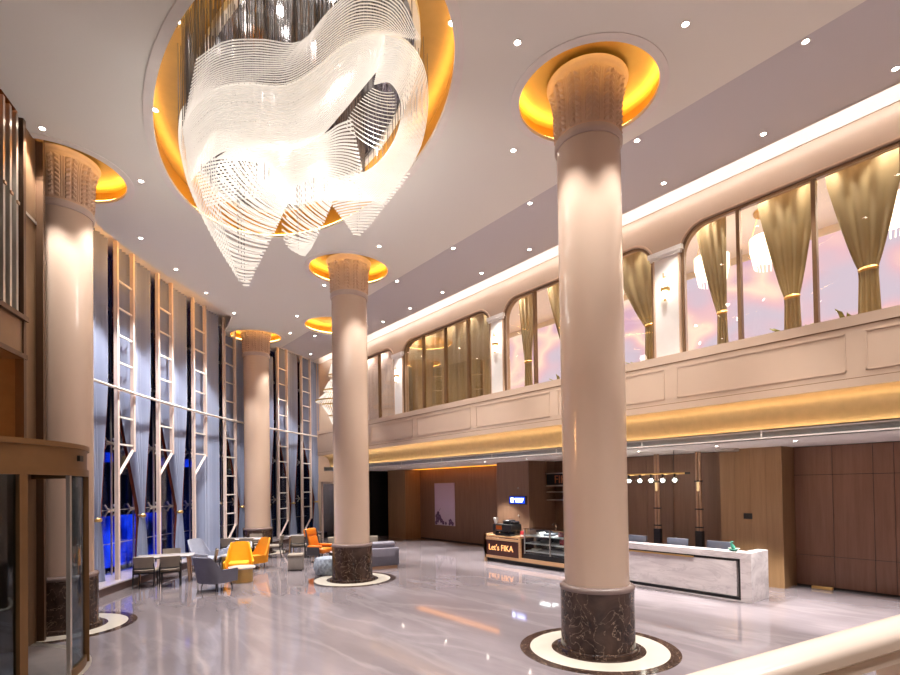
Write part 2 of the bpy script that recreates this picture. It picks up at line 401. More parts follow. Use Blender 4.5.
# round gold recess around each column head
names = ['round gold cove above the front column', 'round gold cove above the middle column', 'round gold cove above the far column by the curtains', 'round gold cove above the left column', 'round gold cove half hidden behind the middle column']
for i, (cx, cy) in enumerate(RINGS):
    RO = ROS[i]; mb = MB()
    mb.lathe([(RO + .06, HC - .001), (RO + .06, HC - .012), (RO - .02, HC - .015), (RO - .075, HC - .015), (RO - .075, HC + .05), (RO - .06, HC + .05), (RO - .06, HC - .005), (RO, HC)], (cx, cy, 0), 72, 0)
    mb.lathe([(RO, HC + .0), (RO, 9.06), (.45 if i < 4 else .0, 9.06)], (cx, cy, 0), 72, 1)
    mb.lathe([(RO - .04, HC + .05), (RO - .015, HC + .05), (RO - .015, HC + .08), (RO - .04, HC + .08), (RO - .04, HC + .05)], (cx, cy, 0), 72, 2)
    struct(mb.build('trim_%d' % (i + 1), [m_white, m_goldleaf, m_warmled]), names[i], 'ceiling recess')

mb = MB()
def ring(prof, mi, n=120):
    vs = [[mb.bm.verts.new(oval(t, 2 * PI * k / n, z)) for t, z in prof] for k in range(n)]
    for k in range(n):
        A, B = vs[k], vs[(k + 1) % n]
        for j in range(len(prof) - 1):
            f = mb.bm.faces.new([A[j], B[j], B[j + 1], A[j + 1]]); f.smooth = True; f.material_index = mi
ring([(-.06, HC), (-.06, HC - .012), (.02, HC - .015), (.085, HC - .015), (.085, HC + .05), (.07, HC + .05), (.07, HC), (0, HC)], 0)
ring([(0, HC), (0, 9.26)], 1)
ring([(0, 9.26), (.66, 9.26)], 4)
ring([(.015, HC + .06), (.04, HC + .06), (.04, HC + .09), (.015, HC + .09), (.015, HC + .06)], 2)
ring([(.6, 9.26), (.6, 9.14), (.70, 9.14), (.70, 9.2)], 0)
ring([(.70, 9.2), (1.2, 9.2)], 3)
n = 120
mb._faces([oval(1.2, 2 * PI * k / n, 9.2) for k in range(n)], [tuple(range(n))], 3)
struct(mb.build('trim_6', [m_white, m_goldleaf, m_warmled, m_steel, m_goldtop]), 'large oval gold recess around the chandelier', 'ceiling recess')

# ------------------------------------------------------------------ right wall: arched gallery openings, parapet, gold cove
XW = 11.03
OPEN = [(-4.4, .17), (.8, 5.68), (6.33, 11.2), (11.78, 16.72), (17.36, 22.2)]
def arch_pts(a, b, z0=5.15, z1=8.13, r=.55, n=8):
    p = [(a, z0), (b, z0)]
    p += [(b - r + r * math.cos(t * PI / 2 / n), z1 - r + r * math.sin(t * PI / 2 / n)) for t in range(n + 1)]
    p += [(a + r - r * math.sin(t * PI / 2 / n), z1 - r + r * math.cos(t * PI / 2 / n)) for t in range(n + 1)]
    return p
def wall_with_arches():
    b = bmesh.new(); E = []
    def loop(pts):
        vs = [b.verts.new((XW, y, z)) for y, z in pts]
        for i in range(len(vs)): E.append(b.edges.new((vs[i], vs[(i + 1) % len(vs)])))
    loop([(-4.6, 4.25), (24.3, 4.25), (24.3, 8.77), (-4.6, 8.77)])
    for a, c in OPEN: loop(arch_pts(a, c))
    bmesh.ops.triangle_fill(b, use_beauty=True, edges=E, normal=(-1, 0, 0))
    r = bmesh.ops.extrude_face_region(b, geom=b.faces[:])
    bmesh.ops.translate(b, vec=(.25, 0, 0), verts=[v for v in r['geom'] if isinstance(v, bmesh.types.BMVert)])
    bmesh.ops.recalc_face_normals(b, faces=b.faces[:])
    me = bpy.data.meshes.new('wall_right'); b.to_mesh(me); b.free(); me.materials.append(m_peach)
    o = bpy.data.objects.new('wall_right', me); COL.objects.link(o); struct(o, 'peach gallery wall with rounded arched openings', 'wall')
wall_with_arches()
mb = MB(); mb.box(XW - .02, XW + .25, -4.6, 24.3, 8.77, 9.2); mb.box(10.57, XW + .25, -4.6, 24.3, 9.2, 9.25)
mb.box(10.55, 10.6, -4.6, 24, HC + .0, HC + .09)
mb.box(10.62, 10.66, -4.6, 24, HC + .06, HC + .09, 1)
struct(mb.build('trim_7', [m_white, m_whiteled]), 'white lit cornice strip above the gallery wall', 'cornice')
# pier capitals and arch frames
mb = MB()
for y0, y1 in [(.17, .8), (5.68, 6.33), (11.2, 11.78), (16.72, 17.36), (22.2, 22.8)]:
    mb.box(XW - .07, XW + .04, y0 - .04, y1 + .04, 7.62, 7.68); mb.box(XW - .10, XW + .04, y0 - .07, y1 + .07, 7.68, 7.78)
    mb.box(XW - .025, XW + .01, y0 + .04, y1 - .04, 5.3, 7.62)
struct(mb.build('trim_8', m_white), 'white pilasters between the gallery arches', 'pilaster')
def arch_frame(a, b, mulls, idx, what):
    pts = arch_pts(a + .03, b - .03, z1=8.10, r=.52)
    mb = MB(); mb.tube([(XW + .03, y, z) for y, z in pts[1:] + pts[:1]], .035, 6, 0)
    mb.tube([(XW - .01, y, z) for y, z in arch_pts(a - .03, b + .03, z1=8.16, r=.58)[1:] + arch_pts(a - .03, b + .03)[:1]], .03, 6, 1)
    o = struct(mb.build('window_%d' % idx, [m_dbronze, m_peach2]), what, 'window')
    for y in mulls:
        q = MB(); q.box(XW + .02, XW + .13, y - .035, y + .035, 5.15, 8.1); q.build('mullion', m_dbronze, o)
    q = MB()
    ys = [a + .03] + list(mulls) + [b - .03]
    for k in range(len(ys) - 1):
        q.box(XW + .085, XW + .095, ys[k] + .03, ys[k + 1] - .03, 5.15, 8.08)
    q.build('glass_pane', m_mezzglass, o)
arch_frame(.8, 5.68, [1.95, 3.2, 4.5], 1, 'arched gallery window nearest the stair, with three bronze mullions')
arch_frame(6.33, 11.2, [7.5, 8.75, 10.0], 2, 'arched gallery window partly behind the front column')
arch_frame(11.78, 16.72, [12.92, 14.15, 15.46], 3, 'arched gallery window fully closed by olive curtains')
arch_frame(17.36, 22.2, [18.6, 19.8, 21.0], 4, 'pale arched gallery window beside the middle column')
# parapet with framed panels
mb = MB(); mb.box(10.9, 11.12, -4.6, 24.3, 4.18, 5.40)
mb.box(10.885, 10.9, -4.6, 24.3, 5.22, 5.40); mb.box(10.885, 10.9, -4.6, 24.3, 4.18, 4.32)
for k in range(8):
    y0 = -4.0 + k * 3.3
    for (za, zb) in ((4.44, 4.46), (5.09, 5.11)): mb.box(10.888, 10.9, y0 + .14, y0 + 3.16, za, zb)
    for yy in (y0 + .14, y0 + 3.14): mb.box(10.888, 10.9, yy, yy + .02, 4.44, 5.11)
for z in (5.215, 4.325): mb.box(10.893, 10.9, -4.6, 24.3, z - .012, z + .008, 1)
struct(mb.build('wall_parapet', [m_peach, m_dbronze]), 'peach panelled gallery parapet', 'parapet')
# gold cove band
mb = MB()
prof = [(10.95, 4.18), (11.2, 4.17), (11.38, 4.1), (11.48, 3.98), (11.53, 3.82), (11.54, 3.6)]
mb.grid(lambda u, v: (lambda k: (prof[min(int(k), 4)][0] + (prof[min(int(k), 4) + 1][0] - prof[min(int(k), 4)][0]) * (k - min(int(k), 4)), -4.6 + 28.9 * v, prof[min(int(k), 4)][1] + (prof[min(int(k), 4) + 1][1] - prof[min(int(k), 4)][1]) * (k - min(int(k), 4))))(u * 5), 10, 2)
struct(mb.build('trim_9', m_goldband, fixn=False), 'curved brushed gold band under the parapet', 'cove')
# linear air grille
g = thing('air_grille', 'long grey linear air grille edged in white, under the curved gold band', 'air grille', (11.22, 0, 3.43))
mb = MB(); mb.box(0, .03, -4.6, 24.3, 0, .03); mb.box(0, .30, -4.6, 24.3, .16, .185); mb.box(0, .03, -4.6, 24.3, .135, .185)
mb.box(.28, .30, -4.6, 24.3, .185, .2, 1); mb.build('frame', [m_white, m_gold], g)
mb = MB(); mb.box(.04, .28, -4.6, 24.3, .0, .03); mb.build('back_panel', m_dark, g)
mb = MB()
for k in range(5): mb.box(.004, .02, -4.6, 24.3, .04 + k * .021, .05 + k * .021)
mb.build('louvre', simple('grey louvre', '#8f9394', .4, metal=.3), g)
for k in range(11):
    q = MB(); q.box(-.004, .004, -3.6 + 2.6 * k, -3.57 + 2.6 * k, .0, .185); q.build('divider', m_white, g)
q = MB(); q.box(.24, .27, -4.6, 24.3, .187, .196); q.build('led_strip', emit('amber cove led', '#ffe9c4', 11), g)
# lower ceiling and slab under the gallery
mb = MB(); mb.box(11.25, 16.4, -4.6, 24.3, 3.43, 3.56); struct(mb.build('ceiling_lower', m_white), 'white lower ceiling above the front desk', 'ceiling')
mb = MB(); mb.box(11.56, 16.4, -4.6, 24.3, 4.2, 4.32); mb.box(11.1, 11.56, -4.6, 24.3, 4.22, 4.32); struct(mb.build('floor_gallery', m_cream), 'gallery floor', 'floor')
mb = MB(); mb.box(11.28, 16.4, -4.6, 24.3, 8.82, 8.95); struct(mb.build('ceiling_gallery', m_white), 'gallery ceiling', 'ceiling')

# ------------------------------------------------------------------ wood walls below the gallery
def panels(name, label, x, ys, zs, m, th=.4, gap=.006, back=None):
    mb = MB(); mb.box(x + .02, x + th, min(ys), max(ys), 0, 3.43, 1)
    for i in range(len(ys) - 1):
        for j in range(len(zs) - 1):
            mb.box(x, x + .03, ys[i] + gap, ys[i + 1] - gap, zs[j] + gap, zs[j + 1] - gap, 0)
    return struct(mb.build(name, [m, back or m_dark]), label, 'wall')
panels('wall_front', 'red brown wood panel wall at right', 14.79, [-4.6, -3.0, -1.4, .2, 1.3, 2.1, 2.9, 3.27, 4.04, 4.84], [0.04, .77, 2.73, 3.42], m_woodred)
mb = MB(); mb.box(14.04, 15.2, 4.85, 6.3, 0, 3.43)
for y in (5.2, 5.56, 5.93): mb.box(14.036, 14.05, y, y + .006, 0, 3.43, 1)
struct(mb.build('wall_pier', [m_woodtan, m_dbronze]), 'tan wood pier behind the marble desk end', 'wall')
panels('wall_desk', 'dark brown wood panel wall behind the front desk', 14.79, [6.3, 7.15, 8.0, 8.85, 9.7, 10.5, 11.3, 12.1, 12.85, 14.1], [0.04, 3.42], m_woodbrown)
mb = MB(); mb.box(13.4, 15.2, 12.5, 14.1, 0, 3.43); struct(mb.build('wall_cafe', m_woodtan if False else m_woodbrown), 'brown pier behind the cafe counter', 'wall')
panels('wall_poster', 'brown wall with the orchid picture', 15.1, [14.1, 15.9, 17.7, 19.5, 21.5], [.04, 3.42], m_woodbrown)
mb = MB(); mb.box(14.2, 15.5, 21.5, 23.1, 0, 3.43); struct(mb.build('wall_niche', m_woodtan), 'tan pier beside the dark doorway', 'wall')
mb = MB(); mb.box(15.1, 15.4, 23.1, 24.3, 0, 3.43); mb.box(13.35, 15.4, 24.0, 24.3, 0, 3.43); struct(mb.build('wall_doorway', m_dark), 'dark recess at the far end', 'wall')
mb = MB(); mb.box(14.6, 15.05, 14.2, 21.4, 3.415, 3.429); struct(mb.build('trim_10', emit('amber ceiling slot', '#ff9a2a', 1.6)), 'amber ceiling slot above the orchid picture', 'cove light')
# far end wall
mb = MB(); mb.box(11.9, 16.4, 26.6, 26.9, 0, 9.5); mb.box(15.4, 16.4, 23.1, 26.6, 0, 9.5)
struct(mb.build('wall_back', m_peach), 'far end wall', 'wall')
d = MB(); d.box(11.5, 11.58, 25.2, 25.3, 0, 2.9); d.box(12.3, 12.38, 25.2, 25.3, 0, 2.9); d.box(13.7, 13.78, 25.2, 25.3, 0, 2.9); d.box(11.5, 13.78, 25.2, 25.3, 2.8, 2.9)
do = struct(d.build('door_1', m_truss), 'glazed door at the far end of the hall', 'door')
d = MB(); d.box(11.58, 13.7, 25.25, 25.26, .02, 2.8); d.build('glass_pane', m_nightglass, do)
# outer walls that close the hall behind the viewpoint
mb = MB(); mb.box(-7, 15.2, -4.9, -4.6, 0, 9.5); struct(mb.build('wall_near', m_peach), 'peach wall at the stair end', 'wall')
mb = MB(); mb.box(15.2, 15.4, -4.6, 24.3, 4.2, 8.95); struct(mb.build('wall_gallery', simple('gallery cream wall', '#d8cab2', .6)), 'cream wall at the back of the gallery', 'wall')
mb = MB(); mb.box(14.79, 15.4, -4.9, -4.5, 0, 9.5); struct(mb.build('wall_corner', m_peach), 'near right corner', 'wall')

# ------------------------------------------------------------------ columns
def column(name_label, x, y, cat='column'):
    t = thing('round_column', name_label, cat, (x, y, 0), kind='thing')
    mb = MB(); mb.lathe([(.0, 1.0), (.495, 1.0), (.495, 7.95), (0, 7.95)], n=64)
    # fine panel joints
    mb.build('shaft', m_column, t)
    mb = MB(); mb.lathe([(0, .0), (.63, .0), (.63, .04), (.615, .06), (.575, .07), (.565, .12), (.565, .95), (0, .95)], n=64); mb.build('base', m_darkmarble, t)
    mb = MB(); mb.lathe([(.49, .95), (.568, .95), (.575, .97), (.575, 1.0), (.56, 1.02), (.53, 1.035), (.49, 1.035)], n=64); mb.build('base_ring', ring_m, t)
    mb = MB(); mb.lathe([(.49, 7.93), (.515, 7.93), (.53, 7.96), (.53, 8.03), (.515, 8.06), (.49, 8.06)], n=64); mb.build('collar', simple('greyish collar', '#b9a59c', .35) if 'col_m' not in globals() else col_m, t)
    # capital with carved leaf rows
    def prof(z):
        u = (z - 8.06) / (9.0 - 8.06)
        return .494 + .03 * u + .10 * max(0, (u - .55) / .45) ** 2
    NA, NZ = 180, 66
    lobes = 12
    def cap(u, v):
        a = 2 * PI * u; z = 8.06 + .94 * v
        r = prof(z)
        ph = (u * lobes) % 1.0 - .5                                   # -.5..+.5 across one leaf column
        if .06 < v < .86:
            w = .36
            if abs(ph) < w and abs(ph) > .05:
                k = (v * 11 + abs(ph) * 2.2) % 1.0
                r += .05 * max(0, math.sin(PI * k)) * (1 - abs(ph) / w * .4)
            elif abs(abs(ph) - .45) < .03: r += .012
        if v > .93: r += .012
        return (r * math.cos(a), r * math.sin(a), z)
    mb = MB(); mb.grid(cap, NA, NZ); mb.disc((0, 0, 9.0), prof(9.0) + .012, 64); mb.disc((0, 0, 8.06), .48, 64)
    mb.build('capital', m_peach2, t)
    return t
ring_m = simple('grey brown stone ring', '#7d6b66', .2)
col_m = simple('greyish collar', '#b9a59c', .35)
c0 = column('tall peach column with dark marble base standing nearest, in front of the desk', *COLS[0])
dup(c0, (*COLS[1], 0), .7, 'tall peach column with dark marble base in the middle, beside the grey sofa')
dup(c0, (*COLS[2], 0), 1.9, 'tall peach column among the far curtains by the window')
dup(c0, (*COLS[3], 0), 2.6, 'tall peach column at left beside the revolving door')
for i, (x, y) in enumerate(COLS):
    mb = MB(); mb.lathe([(.60, .004), (.72, .004)], (x, y, 0), 72, 1); mb.lathe([(.72, .004), (1.06, .004)], (x, y, 0), 72, 0); mb.lathe([(1.06, .004), (1.22, .004), (1.22, -.01)], (x, y, 0), 72, 1)
    o = mb.build('floor_inlay', [m_cream, m_darkmarble]); struct(o, ['round cream and dark inlay under the front column', 'round cream and dark inlay under the middle column', 'round cream and dark inlay under the far column', 'round cream and dark inlay under the left column'][i], 'floor inlay')
# ------------------------------------------------------------------ great chandelier
ch = thing('chandelier', 'huge white chandelier of flowing curved crystal ribs hanging from the oval gold recess', 'chandelier', (0, 0, 0))
def rib_mat():
    m, nt, out = newmat('lit crystal')
    e = N(nt, 'ShaderNodeEmission', Strength=RIB_E); e.inputs['Color'].default_value = lin('#fff6ea')
    b = N(nt, 'ShaderNodeBsdfPrincipled', Roughness=.08); b.inputs['Base Color'].default_value = lin('#f4f1ec')
    tr = N(nt, 'ShaderNodeBsdfTransparent'); tr.inputs['Color'].default_value = lin('#ffffff')
    mx = N(nt, 'ShaderNodeMixShader', Fac=.62); nt.links.new(tr.outputs[0], mx.inputs[1]); nt.links.new(b.outputs[0], mx.inputs[2])
    ad = N(nt, 'ShaderNodeAddShader'); nt.links.new(mx.outputs[0], ad.inputs[0]); nt.links.new(e.outputs[0], ad.inputs[1])
    nt.links.new(ad.outputs[0], out.inputs['Surface']); return m
m_rib = rib_mat()
def spline(P, t):
    n = len(P) - 1; x = min(max(t, 0), 1) * n; i = min(int(x), n - 1); f = x - i
    p1, p2 = Vector(P[i]), Vector(P[i + 1]); p0 = Vector(P[i - 1]) if i > 0 else p1 * 2 - p2; p3 = Vector(P[i + 2]) if i + 2 <= n else p2 * 2 - p1
    return .5 * ((2 * p1) + (p2 - p0) * f + (2 * p0 - 5 * p1 + 4 * p2 - p3) * f * f + (3 * p1 - p0 - 3 * p2 + p3) * f ** 3)
wire_pts = []
def blade(path, h=.032, w=.009):
    """a glass rib: rectangular section standing on edge"""
    mb = MB(); rings = []
    for i, p in enumerate(path):
        t = (path[min(i + 1, len(path) - 1)] - path[max(i - 1, 0)]); s = Vector((-t.y, t.x, 0))
        s = s.normalized() * w / 2 if s.length > 1e-5 else Vector((w / 2, 0, 0))
        up = Vector((0, 0, h / 2))
        if abs(t.normalized().z) > .85: up = Vector((t.x, t.y, 0)).normalized() * h / 2 if Vector((t.x, t.y, 0)).length > 1e-4 else Vector((0, h / 2, 0))
        rings.append([mb.bm.verts.new(p + a) for a in (s + up, -s + up, -s - up, s - up)])
    for A, B in zip(rings, rings[1:]):
        for k in range(4):
            mb.bm.faces.new([A[k], A[(k + 1) % 4], B[(k + 1) % 4], B[k]])
    mb.bm.faces.new(rings[0]); mb.bm.faces.new(rings[-1])
    return mb
for key, (mode, A, B, cnt, sag) in SHEETS.items():
    for i in range(cnt):
        f = i / (cnt - 1)
        if mode == 'ends':
            p, q = spline(A, f), spline(B, f); L = (q - p).length
            sx, sz = sag
            side = Vector((.93, -.38, 0))
            path = [p.lerp(q, k / 14) + (side * sx + Vector((0, 0, sz))) * L * 4 * (k / 14) * (1 - k / 14) * .55 for k in range(15)]
        else:
            path = [spline(A, k / 30).lerp(spline(B, k / 30), f) for k in range(31)]
        blade(path, .012 if key in ('T', 'H') else .032).build('crystal_rib', m_rib, ch)
        if key == 'U' and i in (0, 7, 15):
            for k in range(52): wire_pts.append((spline(A, k / 51).lerp(spline(B, k / 51), f)))
        elif mode == 'wave' and i % 4 == 0:
            for k in range(1, len(path), 3): wire_pts.append(path[k])
        elif mode == 'ends' and i % 4 == 0: wire_pts.append(path[7])
mb = MB()
for p in wire_pts:
    if p.z < 9.0: mb.tube([(p.x, p.y, p.z), (p.x, p.y, 9.2)], .006, 4, caps=False)
o = mb.build('suspension_wire', simple('suspension steel', '#77706c', .3, metal=.5), ch); o['kind'] = 'stuff'
# point lights added among the ribs to carry the chandelier's glow
for p in [(3.0, 7.9, 8.3), (3.7, 8.2, 8.3), (4.5, 7.6, 8.4), (2.6, 8.6, 7.8), (3.5, 9.0, 7.6), (4.4, 8.7, 8.0), (3.4, 6.9, 8.6)]:
    lamp('chandelier_fill_light', 'POINT', p, CH_W / 7, (1, .97, .93), .05, ch)

for p in [(3.1, 10.0, 6.9), (4.3, 9.6, 7.1), (2.7, 10.6, 7.2), (3.9, 11.0, 7.4), (4.9, 8.9, 7.3)]:  # extra point lights added behind the lobes to brighten the ceiling
    lamp('chandelier_fill_light', 'POINT', p, CH_LOW, (1, .96, .90), .14, ch)

# ------------------------------------------------------------------ ceiling downlights
dl_base = None
def downlight(x, y, label, power=1.0, z=None, group=None, aim=None, ang=None):
    global dl_base
    z = HC if z is None else z
    if dl_base is None:
        dl_base = thing('downlight', label, 'downlight', (x, y, z), group=group)
        mb = MB(); mb.lathe([(.044, -.001), (.062, -.001), (.065, -.006), (.062, -.010), (.044, -.010), (.039, -.004), (.044, -.001)], n=24); mb.build('trim_ring', m_white, dl_base)
        mb = MB(); mb.disc((0, 0, -.0075), .043, 24); mb.build('lens', m_lens, dl_base)
        t = dl_base
    else:
        t = dl_base.copy(); COL.objects.link(t); t.location = (x, y, z); t['label'] = label
        if group: t['group'] = group
        elif 'group' in t: del t['group']
        for c in dl_base.children:
            if c.type == 'MESH': d = c.copy(); COL.objects.link(d); d.parent = t
    if power > 0:
        lamp('spot', 'SPOT', (0, 0, -.03), DL_W * power, (1, .974, .935), .05, t, spot=ang or 1.32, blend=.38)
    return t
ORD = ['first', 'second', 'third', 'fourth', 'fifth', 'sixth', 'seventh', 'eighth', 'ninth', 'tenth', 'eleventh', 'twelfth']
for i, y in enumerate([1.84, 3.67, 5.56, 7.44, 9.31, 11.2, 13.07, 14.93, 16.74]):
    downlight(10.17, y, 'small ceiling downlight, %s from the right in the row along the white cornice' % ORD[i], .6, group='downlights along the cornice')
for i, y in enumerate([5.14, 7.75, 10.45, 13.16]):
    downlight(8.51, y, 'small ceiling downlight, %s from the right along the edge of the darker ceiling strip' % ORD[i], 1, ang=1.5, group='downlights at the darker strip edge')
for x, y, l in [(5.28, 4.99, 'ceiling downlight left of the front column head, near the big oval recess'),
                (6.88, 3.40, 'ceiling downlight right of the front column head, highest in view'),
                (6.92, 6.69, 'ceiling downlight just behind the front column head'),
                (6.9, 11.5, 'ceiling downlight just in front of the middle column head'),
                (6.88, 14.74, 'ceiling downlight just left of the middle column head'),
                (.07, 11.13, 'ceiling downlight nearest the slatted screen at left'),
                (1.63, 11.88, 'ceiling downlight between the left column head and the oval recess'),
                (1.99, 14.6, 'ceiling downlight nearest the left column in the line above the curtains'),
                (3.05, 16.1, 'second ceiling downlight along the curtains from the left column'),
                (4.17, 17.5, 'third ceiling downlight along the curtains from the left column'),
                (5.43, 18.96, 'fourth ceiling downlight along the curtains, nearest the far column'),
                (7.33, 17.98, 'ceiling downlight left of the half hidden gold cove'),
                (7.91, 20.13, 'ceiling downlight between the far column and the half hidden gold cove'),
                (8.86, 19.9, 'ceiling downlight behind the half hidden gold cove'),
                (9.92, 22.77, 'farthest ceiling downlight near the end of the curtains')]:
    downlight(x, y, l, FAC_F if 'curtain' in l else 1, ang=1.5 if 'column head' in l else 1.6 if 'curtain' in l else None)
for x, y, l in OVAL_DL: downlight(x, y, l, .15, z=9.255)

# ------------------------------------------------------------------ glass front: trusses, curtains, glass
S0, PITCH, TW = 91.2, 2.11, .87
def P3(s, off, z): v = arc(s, off); return (v.x, v.y, z)
def truss(k, label, zlow, full):
    s = S0 - PITCH * k
    base = arc(s, 0); rz = arc_ang(s) + PI / 2                      # local +x runs along the front (towards higher s), +y outward... 
    t = thing('window_truss', label, 'truss', (base.x, base.y, 0), group='white ladder trusses of the glass front')
    def L(ss, off, z): v = arc(ss, off + .08) - base; return (v.x, v.y, z)
    a = arc_ang(s)
    q = MB(); v = L(s - .045, 0, 4.55); q.obox((v[0], v[1], 4.785), (.1, .085, 9.10), a); q.build('post', m_truss, t)
    v = L(s - TW + .045, 0, 0)
    q = MB(); q.obox((v[0], v[1], (zlow + 9.33) / 2), (.1, .085, 9.33 - zlow), a); q.build('post', m_truss, t)
    z = 8.3
    while z > zlow + .05:
        q = MB(); c = L(s - TW / 2, 0, z); q.obox((c[0], c[1], z), (.05, TW - .17, .045), a); q.build('rung', m_white, t)
        z -= .74
    q = MB(); q.tube([L(s - TW + .05, 0, zlow + .05), L(s - .06, 0, zlow - .72)], .05, 4); q.build('brace', m_truss, t)
tl = ['white ladder truss nearest the left column, short leg braced above head height', 'second white ladder truss from the left column, above the dining table', 'third white ladder truss from the left column, beside the full length curtain',
      'white ladder truss just left of the far column, reaching low', None, 'first white ladder truss right of the far column', 'last white ladder truss before the end wall']
for k in range(7):
    if k == 4: continue
    truss(k, tl[k], [3.7, 3.75, 3.8, 1.15, 1.15, 1.0, 1.0][k], k)
# side posts behind trusses and horizontal rail
mb = MB(); mb.tube([P3(93.3 - .4 * i, -.03, 5.33) for i in range(42)], .04, 8)
tag(mb.build('curtain_rail', m_white), 'thin white horizontal rail curving across the whole glass front', 'rail')

def drape_fn(sl, sr, off, tie_s, tie_z, tw, z0=.24, z1=8.95, folds=9, amp=.06, foot=.28):
    def fn(u, v):
        z = z0 + (z1 - z0) * v
        if tie_z is None: a, b = sl, sr; w = 1
        elif z >= tie_z:
            f = min(1, (z - tie_z) / (5.5 - tie_z)); f = f * .9 + f * f * (3 - 2 * f) * .1
            a = tie_s + tw + (sl - tie_s - tw) * f; b = tie_s - tw + (sr - tie_s + tw) * f; w = f
        else:
            f = (tie_z - z) / (tie_z - z0); f = f ** .7
            a = tie_s + tw + (foot - tw) * f; b = tie_s - tw - (foot - tw) * f; w = .3
        s = a + (b - a) * u
        o = off + amp * (.35 + .65 * w) * math.sin(u * folds * 2 * PI) + amp * .4 * math.sin(u * folds * 4.3 * PI + 1)
        return P3(s, o, z)
    return fn
cl = ['grey blue curtain tied at waist height, nearest the left column', 'grey blue tied curtain between the first and second ladder trusses', 'grey blue tied curtain between the second and third ladder trusses',
      'grey blue curtain hanging straight to the floor, behind the seating', 'grey blue curtain just behind the far column', 'grey blue tied curtain right of the far column', 'last grey blue tied curtain by the end wall', 'narrow grey blue curtain at the very end of the glass front']
for k in range(-1, 7):
    sc_ = S0 - PITCH * k - 1.70
    t_ = thing('curtain', cl[k + 1], 'curtain', (0, 0, 0), group='grey blue curtains of the glass front')
    tied = k not in (2,)
    tie = sc_ + .05 if tied else None
    sl, sr = S0 - PITCH * k - .48, S0 - PITCH * (k + 1) + .0
    mb = MB(); mb.slab(drape_fn(sl, sr, .32, sc_ + .02, 1.85 if tied else None, .07, z1=8.78 if k in (3, 4) else 9.37), 64, 30, .004); mb.build('drape', m_curtain, t_)
    if tied:
        mb = MB(); mb.slab(drape_fn(sl - .06, sr - .24, .44, sc_ - .12, 1.85, .19, folds=4, foot=.26, z1=8.78 if k in (3, 4) else 9.37), 36, 24, .004); mb.build('lining', m_rust, t_)
        mb = MB(); v = P3(sc_ + .02, .32, 1.85); mb.lathe([(.09, -.05), (.11, -.03), (.115, 0), (.11, .03), (.09, .05)], v, 20); mb.build('tieback', m_gold, t_)

# sill, glass, spider fittings
mb = MB()
def strip(s0, s1, o0, o1, z0, z1, n=40, mi=0):
    for i in range(n):
        a, b = s0 + (s1 - s0) * i / n, s0 + (s1 - s0) * (i + 1) / n
        p = [arc(a, o0), arc(b, o0), arc(b, o1), arc(a, o1)]
        mb._faces([(q.x, q.y, z) for z in (z0, z1) for q in p], [(0, 1, 2, 3), (4, 5, 6, 7), (0, 1, 5, 4), (2, 3, 7, 6), (1, 2, 6, 5), (0, 3, 7, 4)], mi)
strip(95.6, 76.6, -.18, -.14, 0, .2, mi=0); strip(95.6, 76.6, -.2, .95, .2, .235, mi=1)
struct(mb.build('baseboard_left', [simple('mauve plinth stone', '#5f4c49', .25), simple('pale sill stone', '#b7adb2', .2)]), 'stone plinth and pale sill along the glass front', 'plinth')
mb = MB(); strip(95.6, 76.6, .82, .835, .235, 9.4)
gw = struct(mb.build('window_5', m_nightglass), 'curved night glass front', 'window')
mb = MB(); strip(95.6, 76.6, .78, .9, 9.3, 9.5); strip(95.6, 76.6, -.42, .95, 9.38, 9.42)
mb.build('head_frame', m_white, gw)
mb = MB()
led = [(10.4, 23.95), (9.55, 23.28), (8.5, 22.53)], [(5.42, 19.58), (4.02, 17.98), (2.35, 16.27), (1.68, 15.46), (1.2, 14.75)]
for L_ in led: mb.tube([(x, y, HC + .10) for x, y in L_], .015, 6)
struct(mb.build('trim_11', emit('amber curtain led', '#ffb860', PELMET_E)), 'amber light line in the curtain pocket', 'cove light')
k = 0
s = 94.51
while s > 77:
    q = MB(); q.tube([P3(s, .74, .24), P3(s, .74, 9.3)], .028, 6); q.build('mullion', m_satin, gw)
    for z in (2.05, 3.95, 5.85, 7.75):
        q = MB()
        for dx, dz in ((-.2, -.16), (.2, -.16), (-.2, .16), (.2, .16)):
            q.tube([P3(s, .70, z), P3(s + dx, .74, z + dz * .3), P3(s + dx, .80, z + dz)], .026, 6)
        q.sphere(P3(s, .70, z), .045, u=10, v=6); q.build('spider_fitting', m_satin, gw)
    s -= PITCH / 2
for z in (2.05, 1.1, 3.95):
    q = MB(); q.tube([P3(93.5 - .4 * i, .78, z) for i in range(42)], .012, 6); q.build('tension_rod', m_satin, gw)

# night outside: paving and blue lit low glass walls
mb = MB(); mb.prism([tuple(arc(104, .95)), tuple(arc(90, .95)), tuple(arc(82, .95)), tuple(arc(74, .95)), tuple(arc(70, 30)), tuple(arc(90, 40)), tuple(arc(108, 40))], -.1, .0)
struct(mb.build('ground_outside', simple('wet night paving', '#101322', .15)), 'dark paving outside', 'ground')
def bluewall():
    m, nt, out = newmat('blue lit glass')
    v = coords(nt, (1, 1, .6)); nz = N(nt, 'ShaderNodeTexNoise', Scale=1.3, Detail=3); nt.links.new(v, nz.inputs['Vector'])
    c = ramp(nt, nz.outputs['Fac'], [(.38, '#000614'), (.52, '#0a28b4'), (.68, '#2c58ff')])
    e = N(nt, 'ShaderNodeEmission', Strength=BLUE_E); nt.links.new(c, e.inputs['Color']); nt.links.new(e.outputs[0], out.inputs['Surface']); return m
m_blue = bluewall()
